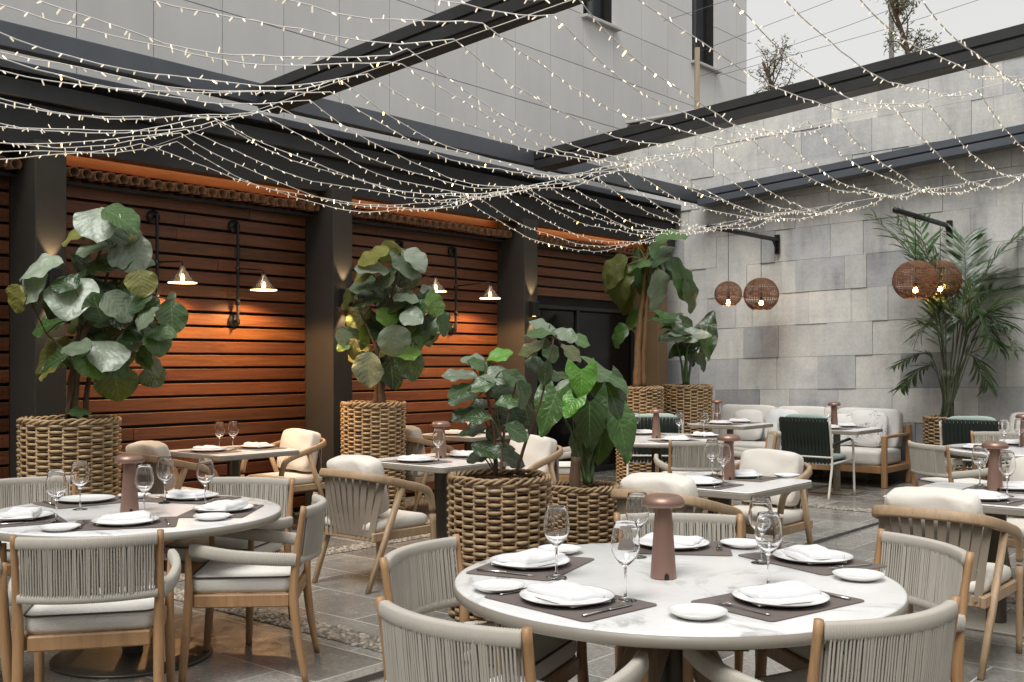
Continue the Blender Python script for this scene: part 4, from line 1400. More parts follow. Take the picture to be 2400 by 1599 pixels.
# ================================================================== pendant baskets
def pendant(loc, zr, R, label, zrod, squash=1.0):
    t = thing('rattan_pendant', label, 'pendant lamp', (loc[0], loc[1], zr), 0, 'rattan globe pendants on wall rods')
    s = MB(); nrow = 29; nst = 38
    for k in range(nrow):
        la = -1.05 + (2.25) * k / (nrow - 1)
        if k in (9, 10, 20): continue
        rr = R * cos(la); z = R * squash * sin(la); pts = []
        if rr < .02: continue
        for i in range(nst * 2):
            th = 2 * pi * i / (nst * 2); q = (R * .018) * cos(nst / 2 * th * 1.0 + pi * (k % 2)); pts.append(((rr + q) * cos(th), (rr + q) * sin(th), z + R * .012 * sin(th * 7 + k)))
        s.tube(pts, R * .0225, 5, closed=True, caps=False)
    for i in range(nst):
        th = 2 * pi * i / nst; pts = []
        for k in range(15):
            la = -1.05 + 2.45 * k / 14; pts.append((R * cos(la) * cos(th), R * cos(la) * sin(th), R * squash * sin(la)))
        s.tube(pts, R * .016, 4)
    s.build('woven_shade', M['rattan'], t)
    c = MB(); c.tube([(0, 0, R * squash * .98), (0, 0, zrod - zr)], .004, 6); c.lathe([(.0001, .03), (.022, .03), (.022, -.07), (.0001, -.07)][::-1], 12, (0, 0, 0)); c.tube([(0, 0, .03), (0, 0, R)], .004, 6); c.build('cord', M['black'], t)
    b = MB(); b.lathe([(.0001, -.145), (.018, -.14), (.029, -.12), (.027, -.10), (.014, -.08), (.012, -.07)], 16); b.build('bulb', M['pend_bulb'], t)
    lamp_light('pendant_light', 'POINT', (0, 0, -.11), 14, (1, .55, .2), .03, None, None, .5, t)


for k, (p_end, L, lab) in enumerate((((3.58, 14.42), 1.84, 'black wall rod carrying the pair of pendants nearer the banana plant'), ((5.316, 12.97), 1.79, 'black wall rod carrying the pendants beside the palm'))):
    t = thing('wall_rod', lab, 'rod', (p_end[0], p_end[1], 3.15), ROT, 'black pendant rods on the stone wall')
    r = MB(); r.tube([(0, .02, 0), (0, -L, 0)], .03, 12); r.build('rod', M['black'], t)
    r = MB(); r.box((0, .012, -.06), (.07, .03, .26), .004); r.tube([(0, .0, -.15), (0, -.12, -.02)], .012, 8); r.build('bracket', M['black'], t)
pendant((2.715, 13.39), 2.35, .168, 'smallest rattan globe pendant, next to the banana plant', 3.13, .95)
pendant((3.287, 14.07), 2.385, .226, 'rattan globe pendant in the middle of the stone wall with a glowing gap', 3.13, .98)
pendant((4.565, 12.07), 2.417, .245, 'large rattan globe pendant in front, near the palm top', 3.13, .92)
pendant((5.03, 12.53), 2.46, .235, 'rattan globe pendant half hidden behind another and the palm leaves', 3.13, .96)

# the rest of the courtyard, out of the picture: rear and right hand walls
t = thing('rear_wall', 'rendered wall closing the courtyard behind the tables, out of the picture', 'wall', (0, 0, 0), ROT)
r = MB(); r.box((-1.5, -3.2, 2.1), (17, .3, 4.2)); r.build('wall', M['rear'], t)
t = thing('side_wall', 'rendered wall closing the courtyard on the right, out of the picture', 'wall', (0, 0, 0), ROT)
r = MB(); r.box((5.2, 5.1, 2.1), (.3, 16.4, 4.2)); r.build('wall', M['rear'], t)
# ================================================================== chairs
def face(fx, fy): return atan2(-fx, fy)


rope = make_rope_chair(); used = {'rope': False, 'wood': False, 'green': False}


def put(kind, root, x, y, fx, fy, label, group):
    rz = face(fx, fy)
    if not used[kind]:
        used[kind] = True; root.location = (x, y, 0); root.rotation_euler = (0, 0, rz); root['label'] = label; root['group'] = group; return root
    return dup(root, (x, y, 0), rz, label, group)


GR = 'rope back dining chairs'
for a in ((.02, 3.085, .65, .76, 'rope back chair at the near left of the foreground round table'),
          (.885, 3.158, -.5, .86, 'rope back chair at the near right of the foreground round table'),
          (-.065, 3.785, .91, -.41, 'rope back chair on the left side of the foreground round table'),
          (1.268, 3.955, -.97, -.24, 'rope back chair on the right side of the foreground round table'),
          (.72, 4.44, -.06, -1, 'rope back chair on the far side of the foreground round table behind the lamp'),
          (-1.735, 4.47, -.24, .97, 'rope back chair seen from behind at the near side of the left round table'),
          (-1.28, 5.2, -1, -.08, 'rope back chair seen sideways on the right of the left round table'),
          (-1.60, 5.95, -.22, -.97, 'rope back chair at the far right of the left round table, below the square table'),
          (-2.66, 6.0, .62, -.78, 'rope back chair at the far left of the left round table, before the tall planter'),
          (-2.50, 4.70, .88, .42, 'rope back chair cut off by the left edge beside the left round table'),
          (.42, 10.4, 1, -.05, 'rope back chair behind the heart leaf plant, left of the far round table'),
          (1.61, 9.5, -.08, 1, 'rope back chair seen from behind at the near side of the far round table'),
          (2.28, 10.55, -1, .12, 'rope back chair between the far round table and the green strap chair'),
          (3.75, 8.95, .97, .2, 'rope back chair left of the far right round table, below the palm planter'),
          (4.72, 10.1, -.15, -1, 'rope back chair behind the far right round table facing the camera')):
    put('rope', rope, *a[:5], GR) if False else put('rope', rope, a[0], a[1], a[2], a[3], a[4], GR)

wood = make_lounge_chair(); GW = 'wooden armchairs with loose pillows'
for a in ((-2.76, 8.58, UX, UY, 'wooden armchair with a pillow at the left of the square table by the timber wall'),
          (-2.10, 9.86, -UX, -UY, 'wooden armchair with an upright pillow right of the square table by the timber wall'),
          (-.93, 7.28, UX, UY, 'wooden strap back armchair standing alone before the table by the big wicker planter'),
          (.06, 9.03, -UX, -UY, 'wooden armchair with a white pillow behind the foreground fig plant'),
          (-.96, 10.67, UX, UY, 'wooden armchair behind the second tall planter at the small wall table'),
          (.94, 6.12, UX, UY, 'wooden armchair with a sagging pillow left of the middle square table'),
          (1.74, 7.50, -UX, -UY, 'wooden armchair with a pillow right of the middle square table, facing the camera'),
          (2.20, 5.42, UX, UY, 'wooden strap back armchair with a pale pillow, seen from behind at the right square table'),
          (3.40, 6.86, -UX, -UY, 'wooden armchair at the right edge, beyond the right square table')):
    put('wood', wood, a[0], a[1], a[2], a[3], a[4], GW)

green = make_green_chair(); GG = 'green strap armchairs'
for a in ((3.40, 11.93, UX, UY, 'dark green strap armchair with a cream frame in front of the large sofa'),
          (1.62, 12.05, .15, 1, 'dark green strap chair far behind the far round table'),
          (5.0, 11.45, UX * .9, UY, 'dark green strap chair in front of the palm planter at the right')):
    put('green', green, a[0], a[1], a[2], a[3], a[4], GG)

# ================================================================== sofas and throw pillows
s1 = make_sofa(2.62, 3, 0, 'long pale grey sofa with teak arms against the stone wall'); s1.location = uv(12.9, -7.33); s1.rotation_euler = (0, 0, ROT)
s2 = make_sofa(2.4, 3, 0, 'pale grey sofa cut off by the right edge, right of the palm planter'); s2.location = uv(12.9, -3.60); s2.rotation_euler = (0, 0, ROT)


def m_print():
    t = NT('printed_pillow'); vec = t.coords()
    n = t.ramp(t.math('ABSOLUTE', t.math('SUBTRACT', t.noise(vec, 7, 3, .5, 2.5), .5)), [(0, (.16, .17, .17)), (.02, (.22, .23, .23)), (.035, (.60, .60, .58))])
    m = t.ramp(t.noise(vec, 3.2, 2), [(.5, (0, 0, 0)), (.56, (1, 1, 1))])
    t.set(Base_Color=t.mix(m, (.61, .605, .585), n), Roughness=.9); return t.m


M['print'] = m_print()
for i, (b_, mt, lab, w_) in enumerate(((-6.75, 'sofa_fabric', 'plain pale throw pillow on the sofa, furthest to the left', .46), (-6.25, 'pillow_blue', 'pale blue grey throw pillow on the sofa beside the green chair', .48), (-5.42, 'print', 'small printed throw pillow on the sofa behind the table edge', .44), (-5.12, 'print', 'large printed throw pillow on the sofa near its teak armrest', .50))):
    p = MB(); p.cushion((0, 0, 0), (w_, .17, w_ * .92), .55, 10, Euler((radians(-16), radians(4 * (i % 2) - 2), 0)).to_matrix(), .45, i, .02)
    o = p.build('throw_pillow', M[mt]); o.location = uv(12.94, b_, .445 + w_ * .46); o.rotation_euler = (0, 0, ROT); tag(o, lab, 'pillow', 'throw pillows on the sofa')

# ================================================================== tables
tabs = {}
def put_table(key, root, x, y, label, rz=0.0, group=None):
    root.location = (x, y, 0); root.rotation_euler = (0, 0, rz); root['label'] = label
    if group: root['group'] = group
    tabs[key] = (x, y)


T1 = make_round_table(.765, 'cross'); put_table('T1', T1, .565, 3.72, 'large round marble table laid for five in the foreground', 0, 'round marble tables')
T2 = make_round_table(.735, 'disc'); put_table('T2', T2, -1.92, 5.40, 'round marble table laid for dining at the left, with a copper lamp', 0, 'round marble tables')
T6 = make_round_table(.76, 'disc'); put_table('T6', T6, 1.45, 10.7, 'round marble table far back in the middle with rope chairs around it', 0, 'round marble tables')
T10 = make_round_table(.70, 'disc'); put_table('T10', T10, 4.50, 9.3, 'round marble table at the far right edge beneath the palm', 0, 'round marble tables')
GT = 'square marble tables'
sq = make_square_table(.82)
put_table('T3', sq, -2.40, 9.20, 'square marble table for two against the timber wall', ROT, GT)
T4 = make_square_table(.90); put_table('T4', T4, -.55, 8.30, 'square marble table with a dark round column behind the big wicker planter', ROT, GT)
T4b = make_square_table(.80); put_table('T4b', T4b, -.45, 11.28, 'small square marble table by the timber wall beyond the second planter', ROT, GT)
T5 = make_square_table(.88, 'square_table', 'bronze', .075); put_table('T5', T5, 1.32, 6.78, 'square marble table with a copper lamp in the middle of the courtyard', ROT, GT)
T7 = make_square_table(.80, 'square_table', 'taupe_metal', .04); put_table('T7', T7, 2.70, 13.20, 'square marble table at the left end of the long sofa', ROT, GT)
T8 = make_square_table(.80, 'square_table', 'taupe_metal', .04); put_table('T8', T8, 3.74, 12.28, 'square marble table before the long sofa, behind the green chair', ROT, GT)
T9 = make_square_table(.97); put_table('T9', T9, 2.76, 6.08, 'square marble table at the right edge with a copper lamp', ROT, GT)

# ================================================================== tableware
plate = make_plate(.150, 'dinner_plate'); side = make_plate(.088, 'side_plate'); mat = make_placemat()
naps = [make_napkin(s) for s in (1, 2, 5)]; fork = make_fork(); knife = make_knife(); glass = make_glass()
lamp = make_lamp()
ZT = .7372
first = {}


def item(proto, x, y, z, rz, label, group):
    if proto.name not in first:
        first[proto.name] = 1; o = proto
    else:
        o = proto.copy(); COL.objects.link(o)
    o.location = (x, y, z); o.rotation_euler = (0, 0, rz); o['label'] = label; o['group'] = group
    return o


def setting(x, y, tx, ty, where, parts='mpnfk', side_at=None, k=0, jit=0.0, swap=False):
    rz = atan2(-(tx - x), ty - y) + jit
    c, s = cos(rz), sin(rz)
    def w(lx, ly): return x + lx * c - ly * s, y + lx * s + ly * c
    if 'm' in parts: item(mat, *w(0, .01), ZT + .0004, rz, 'dark brown placemat ' + where, 'brown placemats')
    zz = ZT + .0040
    if 'p' in parts: item(plate, x, y, zz, rz, 'white dinner plate ' + where, 'white dinner plates')
    if 'n' in parts: item(naps[k % 3], *w(0, .0), zz + .007, rz + rnd.uniform(-.35, .35), 'folded white napkin ' + where, 'folded white napkins')
    if 'f' in parts: item(fork, *w(-.185, -.01), zz, rz + rnd.uniform(-.12, .12), 'steel fork ' + where, 'steel forks')
    if 'k' in parts: item(knife, *w(.185, -.01), zz, rz + rnd.uniform(-.1, .1), 'steel knife ' + where, 'steel knives')
    if side_at: item(side, side_at[0], side_at[1], ZT + .0005, 0, 'small white side plate ' + where, 'white side plates')


def gl(x, y, where, dz=0.0): item(glass, x, y, ZT + dz, rnd.uniform(0, 6), 'clear stemmed wine glass ' + where, 'wine glasses')


lamp_used = [False]
def lm(x, y, label, rz=0.0):
    if not lamp_used[0]:
        lamp_used[0] = True; lamp.location = (x, y, ZT); lamp.rotation_euler = (0, 0, rz); lamp['label'] = label; lamp['group'] = 'copper table lamps'
    else: dup(lamp, (x, y, ZT), rz, label, 'copper table lamps')


c1 = tabs['T1']; W1 = 'of the foreground round table'
setting(.173, 3.36, *c1, 'at the near left place ' + W1, side_at=(-.045, 3.52), k=0)
setting(.843, 3.35, *c1, 'at the near right place ' + W1, side_at=(.55, 3.16), k=1)
setting(.066, 3.95, *c1, 'at the left place ' + W1, 'mpnk', side_at=(.19, 4.22), k=2)
setting(1.14, 4.05, *c1, 'at the right place ' + W1, side_at=(1.205, 3.71), k=0)
setting(.655, 4.35, *c1, 'at the far place ' + W1, 'mpnf', side_at=(.94, 4.36), k=1)
gl(.357, 3.36, 'at the near left place ' + W1, .004); gl(.862, 3.585, 'at the near right place ' + W1); gl(.155, 3.72, 'at the left place ' + W1, .004)
gl(.935, 4.01, 'at the right place ' + W1); gl(.485, 4.13, 'at the far place ' + W1)
lm(.53, 3.735, 'copper mushroom table lamp in the centre of the foreground round table', .12)

c2 = tabs['T2']; W2 = 'of the left round table'
setting(-1.80, 4.97, *c2, 'at the near place ' + W2, side_at=(-2.03, 4.79), k=1)
setting(-2.36, 5.12, *c2, 'at the left place ' + W2, k=2)
setting(-2.30, 5.76, *c2, 'at the far left place ' + W2, 'mpk', side_at=(-2.10, 5.93), k=0)
setting(-1.77, 5.88, *c2, 'at the far right place ' + W2, k=2)
setting(-1.46, 5.40, *c2, 'at the right place ' + W2, side_at=(-1.44, 5.12), k=0)
gl(-1.81, 5.25, 'in front of the lamp on the left round table'); gl(-2.14, 5.01, 'at the left place ' + W2); gl(-2.215, 5.47, 'at the far left place ' + W2)
gl(-1.86, 5.72, 'at the far right place ' + W2); gl(-1.61, 5.6, 'at the right place ' + W2)
lm(-1.925, 5.37, 'copper mushroom table lamp in the centre of the left round table', .5)


def two(key, where, half, parts='mpn', off=0.0):
    x, y = tabs[key]
    for s_, nm, kk in ((-1, 'left', 0), (1, 'right', 2)):
        setting(x + UX * s_ * half, y + UY * s_ * half, x, y, 'at the %s place of %s' % (nm, where), parts, k=kk)


two('T3', 'the square table by the timber wall', .25); gl(-2.50, 9.12, 'on the square table by the timber wall, left of its pair'); gl(-2.40, 9.18, 'on the square table by the timber wall, right of its pair')
two('T4', 'the table by the big wicker planter', .28); gl(-.56, 8.12, 'beside the lamp on the table by the big wicker planter'); lm(-.56, 8.42, 'copper mushroom table lamp on the table by the big wicker planter')
two('T4b', 'the small far wall table', .23); gl(-.46, 11.2, 'nearer the camera on the small table by the far timber wall'); gl(-.38, 11.3, 'further back on the small table by the far timber wall')
two('T5', 'the middle square table', .27, 'mpnfk'); gl(1.315, 7.0, 'behind its twin on the middle square table'); gl(1.32, 6.66, 'in front of its twin on the middle square table')
lm(1.395, 6.87, 'copper mushroom table lamp on the middle square table')
item(side, 1.80, 7.0, ZT + .0005, 0, 'small white side plate at the right place of the middle square table', 'white side plates')
c6 = tabs['T6']; W6 = 'of the far round table'
setting(c6[0] - .48, c6[1], *c6, 'at the left place ' + W6, 'mpn', k=0); setting(c6[0] + .12, c6[1] - .48, *c6, 'at the near place ' + W6, 'mpn', k=1); setting(c6[0] + .5, c6[1] + .1, *c6, 'at the right place ' + W6, 'mpn', k=2); setting(c6[0] - .1, c6[1] + .48, *c6, 'at the far place ' + W6, 'mpn', k=0)
gl(1.70, 10.85, 'just right of the lamp on the far round table'); gl(1.98, 11.0, 'furthest right on the far round table'); gl(1.28, 11.05, 'left of the lamp on the far round table'); lm(1.44, 10.65, 'copper mushroom table lamp on the far round table')
two('T7', 'the left sofa table', .24); gl(2.50, 13.0, 'on the table at the left end of the sofa'); lm(2.55, 13.25, 'copper mushroom table lamp at the left end of the sofa')
two('T8', 'the table behind the green chair', .24); gl(3.66, 12.35, 'on the table behind the green chair'); lm(3.76, 12.45, 'copper mushroom table lamp above the green chair')
two('T9', 'the right square table', .30, 'mpnfk'); gl(2.86, 6.52, 'behind its twin on the right square table'); gl(2.785, 6.0, 'in front of its twin on the right square table'); lm(2.83, 6.25, 'copper mushroom table lamp on the right square table')
c10 = tabs['T10']; W10 = 'of the far right round table'
setting(c10[0] - .45, c10[1] - .05, *c10, 'at the left place ' + W10, 'mpn', k=1); setting(c10[0] + .1, c10[1] + .46, *c10, 'at the far place ' + W10, 'mpn', k=2)
gl(4.36, 9.45, 'left of its pair on the far right round table'); gl(4.52, 9.5, 'right of its pair on the far right round table'); lm(4.62, 9.62, 'copper mushroom table lamp on the far right round table')

# ================================================================== planters
GP = 'wicker planters'
def planter(x, y, R, H, label, mt='wicker', nst=22):
    t = basket_mesh(R, H, nst, mt); t.location = (x, y, 0); t.rotation_euler = (0, 0, x * 3); t['label'] = label; t['group'] = GP; return t


planter(-3.15, 7.6, .3375, 1.107, 'tall wicker planter at the far left holding the tallest fig tree')
planter(-1.313, 10.1, .30, 1.126, 'tall wicker planter before the sconce pillar holding the second fig tree')
planter(-.075, 6.3, .30, .84, 'large wicker planter in the foreground beside the marble table', 'wicker_dark')
planter(.50, 7.5, .2475, .645, 'smaller wicker planter holding the heart leaf plant', 'wicker_dark', 20)
planter(1.58, 13.2, .29, 1.20, 'tall wicker planter holding the banana plant in the corner')
planter(2.28, 13.9, .325, 1.21, 'tall wicker planter against the stone wall beside the banana planter')
planter(5.15, 12.4, .345, .87, 'wicker planter holding the palm at the end of the sofa', 'wicker_dark')

# ================================================================== plants (leaf centres measured around each pot)
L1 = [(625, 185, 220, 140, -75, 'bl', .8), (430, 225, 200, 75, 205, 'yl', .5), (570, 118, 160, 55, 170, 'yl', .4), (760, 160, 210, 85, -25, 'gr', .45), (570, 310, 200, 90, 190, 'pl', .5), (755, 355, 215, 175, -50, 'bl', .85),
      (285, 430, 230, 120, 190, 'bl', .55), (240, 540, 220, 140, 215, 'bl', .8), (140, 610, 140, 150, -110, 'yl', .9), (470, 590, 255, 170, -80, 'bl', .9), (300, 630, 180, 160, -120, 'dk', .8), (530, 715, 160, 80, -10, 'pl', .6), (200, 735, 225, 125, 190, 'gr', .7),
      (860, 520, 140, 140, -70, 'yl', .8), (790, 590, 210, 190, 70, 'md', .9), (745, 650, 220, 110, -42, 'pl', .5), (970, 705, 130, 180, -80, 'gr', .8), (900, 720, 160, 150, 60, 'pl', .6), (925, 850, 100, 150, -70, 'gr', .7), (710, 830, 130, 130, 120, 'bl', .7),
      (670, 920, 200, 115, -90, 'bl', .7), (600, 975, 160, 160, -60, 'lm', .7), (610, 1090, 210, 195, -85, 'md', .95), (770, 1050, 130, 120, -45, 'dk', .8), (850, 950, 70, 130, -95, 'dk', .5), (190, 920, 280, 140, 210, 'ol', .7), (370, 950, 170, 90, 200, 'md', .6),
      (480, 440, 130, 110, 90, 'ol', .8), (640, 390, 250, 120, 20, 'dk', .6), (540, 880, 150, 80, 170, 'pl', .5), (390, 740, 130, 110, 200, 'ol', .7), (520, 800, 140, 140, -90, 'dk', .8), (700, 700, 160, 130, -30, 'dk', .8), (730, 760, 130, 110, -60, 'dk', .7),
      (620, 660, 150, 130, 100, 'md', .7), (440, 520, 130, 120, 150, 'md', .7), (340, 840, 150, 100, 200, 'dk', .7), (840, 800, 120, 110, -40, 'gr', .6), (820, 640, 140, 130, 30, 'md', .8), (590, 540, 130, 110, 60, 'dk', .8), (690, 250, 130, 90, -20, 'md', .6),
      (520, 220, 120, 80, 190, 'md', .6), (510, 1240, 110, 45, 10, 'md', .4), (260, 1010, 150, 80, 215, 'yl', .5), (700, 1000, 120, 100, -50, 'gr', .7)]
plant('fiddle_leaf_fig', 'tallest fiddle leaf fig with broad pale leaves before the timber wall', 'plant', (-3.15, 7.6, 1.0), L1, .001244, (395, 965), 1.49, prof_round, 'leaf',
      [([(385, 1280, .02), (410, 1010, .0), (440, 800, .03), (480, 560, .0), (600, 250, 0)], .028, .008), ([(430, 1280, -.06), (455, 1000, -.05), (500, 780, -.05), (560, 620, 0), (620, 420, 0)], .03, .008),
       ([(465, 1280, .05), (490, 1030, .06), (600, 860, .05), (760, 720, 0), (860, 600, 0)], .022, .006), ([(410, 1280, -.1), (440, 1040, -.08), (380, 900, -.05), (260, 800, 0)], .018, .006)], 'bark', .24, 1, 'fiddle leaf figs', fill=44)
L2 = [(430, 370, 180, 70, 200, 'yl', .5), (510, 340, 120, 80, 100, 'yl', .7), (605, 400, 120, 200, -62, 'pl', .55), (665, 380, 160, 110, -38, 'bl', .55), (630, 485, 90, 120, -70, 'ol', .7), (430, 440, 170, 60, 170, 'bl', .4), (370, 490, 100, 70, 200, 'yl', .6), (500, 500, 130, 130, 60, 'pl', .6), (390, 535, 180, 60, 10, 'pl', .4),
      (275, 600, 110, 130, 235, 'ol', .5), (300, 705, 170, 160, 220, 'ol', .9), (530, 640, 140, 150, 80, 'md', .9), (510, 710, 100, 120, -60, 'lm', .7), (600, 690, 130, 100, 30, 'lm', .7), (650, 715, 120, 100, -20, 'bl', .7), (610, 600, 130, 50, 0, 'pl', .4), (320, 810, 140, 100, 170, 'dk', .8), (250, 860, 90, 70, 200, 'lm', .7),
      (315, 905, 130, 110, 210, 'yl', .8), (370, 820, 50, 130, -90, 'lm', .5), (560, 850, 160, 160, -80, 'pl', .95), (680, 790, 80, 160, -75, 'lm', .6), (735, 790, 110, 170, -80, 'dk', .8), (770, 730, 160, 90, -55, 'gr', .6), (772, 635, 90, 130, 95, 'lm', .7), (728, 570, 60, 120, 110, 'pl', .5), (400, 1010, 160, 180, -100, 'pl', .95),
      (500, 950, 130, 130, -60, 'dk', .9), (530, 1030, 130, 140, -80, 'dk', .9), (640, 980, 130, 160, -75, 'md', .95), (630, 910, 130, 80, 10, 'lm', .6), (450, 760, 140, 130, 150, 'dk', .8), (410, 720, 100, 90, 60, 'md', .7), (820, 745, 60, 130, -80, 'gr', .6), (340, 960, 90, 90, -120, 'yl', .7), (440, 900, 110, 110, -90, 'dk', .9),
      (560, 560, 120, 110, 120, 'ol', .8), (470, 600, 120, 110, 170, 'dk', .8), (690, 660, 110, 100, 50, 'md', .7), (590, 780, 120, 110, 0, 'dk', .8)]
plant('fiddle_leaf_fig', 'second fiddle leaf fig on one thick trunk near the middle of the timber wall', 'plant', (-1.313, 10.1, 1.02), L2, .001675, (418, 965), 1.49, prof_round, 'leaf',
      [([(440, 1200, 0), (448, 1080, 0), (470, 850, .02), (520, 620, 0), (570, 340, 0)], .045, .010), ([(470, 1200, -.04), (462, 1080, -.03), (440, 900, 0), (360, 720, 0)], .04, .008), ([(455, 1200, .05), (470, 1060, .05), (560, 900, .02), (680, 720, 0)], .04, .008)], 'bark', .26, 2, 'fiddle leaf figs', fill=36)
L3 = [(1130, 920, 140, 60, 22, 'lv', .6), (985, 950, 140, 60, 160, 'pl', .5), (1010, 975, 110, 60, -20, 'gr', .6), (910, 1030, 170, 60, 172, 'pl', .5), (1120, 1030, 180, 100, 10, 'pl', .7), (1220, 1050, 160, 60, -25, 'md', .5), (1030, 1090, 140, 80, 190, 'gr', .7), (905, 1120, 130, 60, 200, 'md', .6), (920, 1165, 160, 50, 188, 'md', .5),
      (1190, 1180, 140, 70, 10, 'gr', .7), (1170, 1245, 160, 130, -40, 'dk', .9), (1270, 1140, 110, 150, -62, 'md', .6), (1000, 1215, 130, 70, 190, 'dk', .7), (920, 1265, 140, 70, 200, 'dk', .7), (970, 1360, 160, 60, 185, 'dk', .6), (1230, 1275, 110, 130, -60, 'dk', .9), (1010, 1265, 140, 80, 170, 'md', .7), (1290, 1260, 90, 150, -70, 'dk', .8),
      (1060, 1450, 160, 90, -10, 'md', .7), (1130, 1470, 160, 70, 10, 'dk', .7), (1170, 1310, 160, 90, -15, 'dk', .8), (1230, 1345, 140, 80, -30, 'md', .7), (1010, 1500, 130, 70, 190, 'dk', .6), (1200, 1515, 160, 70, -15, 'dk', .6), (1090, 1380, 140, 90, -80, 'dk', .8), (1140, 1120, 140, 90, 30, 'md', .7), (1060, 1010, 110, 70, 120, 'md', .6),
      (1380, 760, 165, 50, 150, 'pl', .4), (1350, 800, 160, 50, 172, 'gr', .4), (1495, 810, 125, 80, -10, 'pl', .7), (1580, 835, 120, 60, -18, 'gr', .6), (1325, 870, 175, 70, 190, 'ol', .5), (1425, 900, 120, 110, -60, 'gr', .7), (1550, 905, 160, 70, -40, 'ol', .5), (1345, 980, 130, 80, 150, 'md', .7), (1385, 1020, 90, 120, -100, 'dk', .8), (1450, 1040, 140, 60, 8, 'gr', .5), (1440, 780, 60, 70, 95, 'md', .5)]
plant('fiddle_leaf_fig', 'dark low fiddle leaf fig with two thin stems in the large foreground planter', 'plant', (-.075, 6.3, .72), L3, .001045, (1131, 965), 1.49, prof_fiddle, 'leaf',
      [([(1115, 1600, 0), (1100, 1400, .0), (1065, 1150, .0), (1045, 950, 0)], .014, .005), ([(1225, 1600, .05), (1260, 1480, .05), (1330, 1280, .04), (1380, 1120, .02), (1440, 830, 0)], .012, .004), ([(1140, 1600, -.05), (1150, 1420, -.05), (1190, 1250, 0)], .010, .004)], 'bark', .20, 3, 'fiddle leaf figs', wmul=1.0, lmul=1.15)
L4 = [(1590, 1085, 215, 160, -88, 'lv', .95, -.20), (1405, 1250, 190, 270, 248, 'gr', .9, -.10), (1520, 1215, 130, 110, -120, 'lv', .8, -.24), (1630, 1330, 200, 280, -92, 'md', .95, -.16), (1785, 1055, 260, 50, -22, 'gr', .35, .05), (1795, 1200, 200, 230, -66, 'md', .8, .06),
      (1835, 1410, 160, 240, -75, 'gr', .9, -.12), (1700, 1450, 170, 220, -100, 'dk', .9, .02), (1520, 1150, 100, 80, 120, 'dk', .8, .05), (1590, 1500, 150, 180, -110, 'dk', .8, .08), (1740, 1340, 160, 200, -70, 'dk', .8, .08), (1480, 1120, 110, 110, 200, 'pl', .6, .0)]
plant('alocasia_plant', 'elephant ear plant with bright green heart shaped leaves in the smaller planter', 'plant', (.50, 7.5, .54), L4, .001244, (1607, 965), 1.49, prof_heart, 'leaf_heart',
      [([(1640, 1650, 0), (1635, 1560, 0), (1660, 1440, -.05)], .022, .010), ([(1630, 1650, .03), (1600, 1400, .05), (1590, 1080, 0)], .014, .006), ([(1650, 1650, 0), (1690, 1350, .05), (1740, 1130, 0)], .014, .006), ([(1620, 1650, -.03), (1560, 1400, .0), (1450, 1180, 0)], .014, .006)], 'stem', .16, 4, None, lobe=.42, droop=.4, wmul=1.08, lmul=1.0)
tk = MB(); tk.tube(spline([(0, 0, .50), (.0, .0, .70), (.01, 0, .83)], 4), [.042] * 5 + [.038] * 4, 10)
o = tk.build('cut_stump', M['bark']); o.location = (.44, 7.45, 0); tag(o, 'dark cut stump standing in the planter beside the elephant ear stems', 'stump')
L5 = [(75, 440, 200, 150, 222, 'ol', .6), (95, 505, 200, 170, 235, 'ol', .7), (235, 450, 100, 230, -92, 'dk', .8), (405, 245, 150, 60, 22, 'gr', .5), (330, 330, 120, 190, 60, 'md', .6), (385, 370, 200, 120, -35, 'gr', .6), (340, 565, 140, 190, -75, 'pl', .8), (480, 470, 150, 220, -55, 'gr', .6), (530, 565, 90, 160, -65, 'md', .6), (200, 690, 130, 110, 200, 'gr', .7), (110, 790, 120, 110, 215, 'gr', .7),
      (210, 400, 120, 60, 175, 'gr', .4), (310, 460, 110, 170, -80, 'md', .7), (150, 600, 140, 120, 230, 'ol', .7), (420, 420, 150, 110, -40, 'gr', .6)]
plant('banana_plant', 'banana plant with long arching leaves in the far corner by the stone wall', 'plant', (1.58, 13.2, 1.1), L5, .002243, (235, 942), 1.49, prof_long, 'leaf_banana',
      [([(220, 1080, 0), (222, 950, 0), (228, 800, 0), (250, 600, 0), (270, 380, 0)], .055, .016), ([(258, 1080, .05), (255, 920, .05), (268, 720, .0), (285, 520, 0)], .042, .014)], 'fibre', .22, 5, None, droop=.9, wmul=.95, lmul=1.3)
L6 = [(420, 720, 150, 70, -20, 'gr', .6), (480, 770, 120, 80, -10, 'bl', .7), (560, 785, 120, 80, 10, 'bl', .7), (610, 745, 150, 210, 75, 'dk', .9), (610, 870, 90, 120, -80, 'gr', .8), (500, 700, 100, 80, 120, 'dk', .7), (395, 800, 140, 80, 190, 'md', .6), (440, 880, 110, 80, 200, 'dk', .7), (590, 940, 90, 110, -60, 'md', .7), (430, 750, 160, 70, 170, 'md', .5), (520, 860, 110, 90, -90, 'dk', .8), (360, 690, 150, 70, 175, 'gr', .5), (640, 820, 80, 110, -40, 'dk', .7), (540, 920, 90, 90, -70, 'dk', .8)]
plant('alocasia_plant', 'dark elephant ear plant against the stone wall beside the banana plant', 'plant', (2.28, 13.9, 1.1), L6, .002362, (495, 942), 1.49, prof_heart, 'leaf_heart',
      [([(490, 1070, 0), (490, 950, 0), (500, 850, 0), (540, 760, 0)], .03, .008), ([(500, 1070, 0), (520, 930, 0), (580, 820, 0)], .02, .008), ([(480, 1070, 0), (460, 920, 0), (420, 780, 0)], .02, .008)], 'stem', .2, 6, None, lobe=.30, droop=.4, wmul=1.05, lmul=1.0)

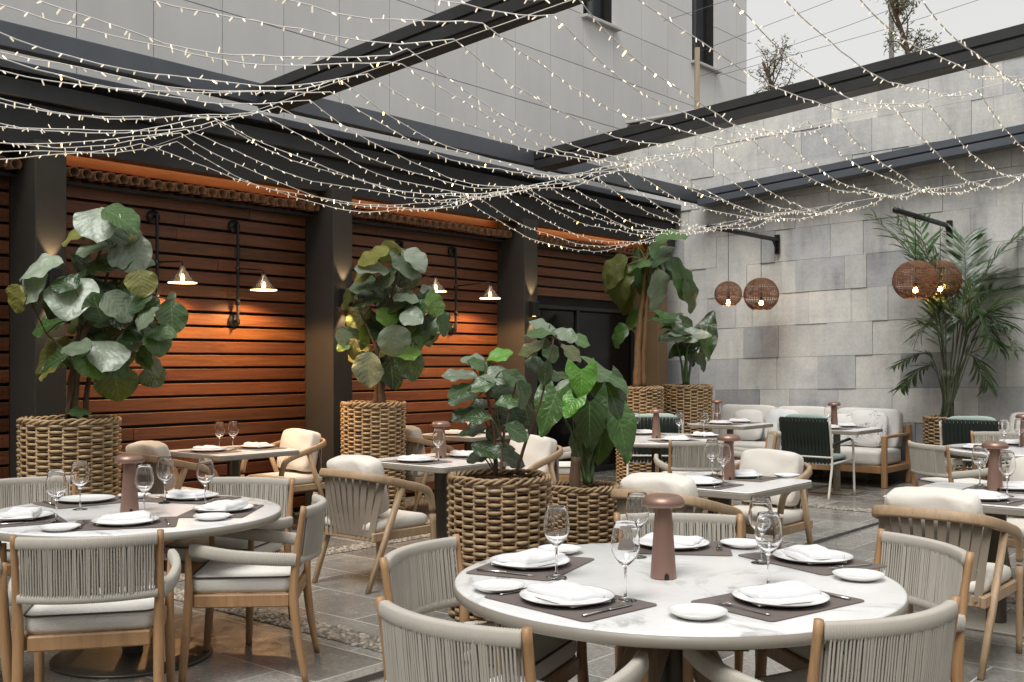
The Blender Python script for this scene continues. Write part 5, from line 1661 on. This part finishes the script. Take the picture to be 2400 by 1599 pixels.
# palm
t = thing('kentia_palm', 'feathery palm with slender arching fronds in front of the stone wall at the right', 'plant', (5.15, 12.4, .78))
rg = random.Random(8); f = MB(); st = MB(); sc = .002107
def pc(x, y, dy=0.0): return Vector(((x - 1975) * sc, dy, 1.49 - (y - 942) * sc - .78))
FR = [((1930, 1150), (1905, 600), (1740, 130), .34), ((1930, 1150), (1900, 560), (1560, 120), .30), ((1935, 1150), (1890, 600), (1860, 120), .30), ((1940, 1160), (1990, 620), (1900, 300), .34), ((1940, 1160), (2050, 560), (2080, 240), .36), ((1950, 1160), (2120, 480), (2330, 210), .36),
      ((1950, 1160), (2130, 620), (2340, 520), .36), ((1950, 1160), (2080, 560), (2290, 430), .34), ((1945, 1160), (2010, 640), (1830, 790), .36), ((1945, 1160), (2040, 660), (2130, 860), .34), ((1945, 1170), (1900, 800), (1770, 720), .26), ((1950, 1170), (2060, 820), (2210, 860), .34), ((1950, 1170), (2050, 900), (2160, 1060), .30),
      ((1930, 1170), (1880, 960), (1770, 1090), .22), ((1950, 1170), (2080, 700), (2290, 740), .34), ((1935, 1170), (1930, 820), (1960, 560), .30), ((1930, 1170), (1870, 900), (1730, 960), .20), ((1950, 1180), (2020, 760), (2200, 640), .32), ((1950, 1160), (2100, 700), (2240, 600), .34), ((1945, 1165), (2040, 780), (1990, 700), .30), ((1950, 1165), (2110, 760), (2300, 900), .32), ((1935, 1160), (1960, 640), (1690, 90), .34)]
for i, (p0, p1, p2, ll) in enumerate(FR):
    d0 = rg.uniform(-.06, .06); d1 = rg.uniform(-.1, .55) if p2[0] < 2000 else rg.uniform(-.45, .3)
    palm_frond(f, st, pc(*p0, d0), pc(*p1, d1 * .4), pc(*p2, d1), rg, 15, ll * 1.3, rg.choice(('gr', 'md', 'gr', 'pl', 'md')), .036)
for k in range(16):
    st.tube(spline([(rg.uniform(-.17, -.01), rg.uniform(-.06, .06), -.06), (rg.uniform(-.13, -.05), rg.uniform(-.05, .05), .25), (rg.uniform(-.16, .0), rg.uniform(-.05, .05), .62)], 4), [.019] * 5 + [.015, .014, .012, .010], 8)
st.build('stem', M['palm_stem'], t); f.build('foliage', M['frond'], t)

# ================================================================== light, sky, camera
w = bpy.data.worlds.new('World'); scene.world = w; w.use_nodes = True
nt = w.node_tree; bg = nt.nodes['Background']
sky = nt.nodes.new('ShaderNodeTexSky'); sky.sky_type = 'NISHITA'; sky.sun_disc = False
SUN_EL, SUN_AZ = radians(60), radians(205)
sky.sun_elevation = SUN_EL; sky.sun_rotation = SUN_AZ; sky.air_density = 1.0; sky.dust_density = 3.0; sky.ozone_density = 1.0
hs = nt.nodes.new('ShaderNodeHueSaturation'); hs.inputs['Saturation'].default_value = .10; nt.links.new(sky.outputs[0], hs.inputs['Color'])
mx = nt.nodes.new('ShaderNodeMix'); mx.data_type = 'RGBA'; mx.inputs[0].default_value = .70; mx.inputs[7].default_value = (8.15, 8.1, 7.95, 1)   # even cloud layer
nt.links.new(hs.outputs[0], mx.inputs[6]); nt.links.new(mx.outputs[2], bg.inputs[0])
bg.inputs[1].default_value = .078
sun = bpy.data.lights.new('sun', 'SUN'); sun.energy = 2.2; sun.angle = radians(32); sun.color = (1, .985, .962)
so = bpy.data.objects.new('sun', sun); COL.objects.link(so)
sd = Vector((sin(SUN_AZ) * cos(SUN_EL), cos(SUN_AZ) * cos(SUN_EL), sin(SUN_EL)))
so.rotation_euler = sd.to_track_quat('Z', 'Y').to_euler()

cam = bpy.data.cameras.new('camera'); cam.lens = 37.5; cam.sensor_width = 36; cam.shift_y = 50.5 / 2400; cam.clip_end = 500; cam.clip_start = .05
co = bpy.data.objects.new('camera', cam); COL.objects.link(co); co.location = (0, 0, 1.49); co.rotation_euler = (radians(90), 0, 0); scene.camera = co
vs = scene.view_settings; vs.view_transform = 'Standard'; vs.look = 'None'; vs.exposure = 0.55; vs.gamma = 1.0; vs.use_curve_mapping = False
cy = scene.cycles
cy.use_denoising = True
try: cy.denoiser = 'OPENIMAGEDENOISE'
except Exception: pass
cy.max_bounces = 10; cy.diffuse_bounces = 4; cy.glossy_bounces = 4; cy.transmission_bounces = 10; cy.transparent_max_bounces = 8
cy.caustics_reflective = False; cy.caustics_refractive = False; cy.sample_clamp_indirect = 6.0; cy.blur_glossy = .5
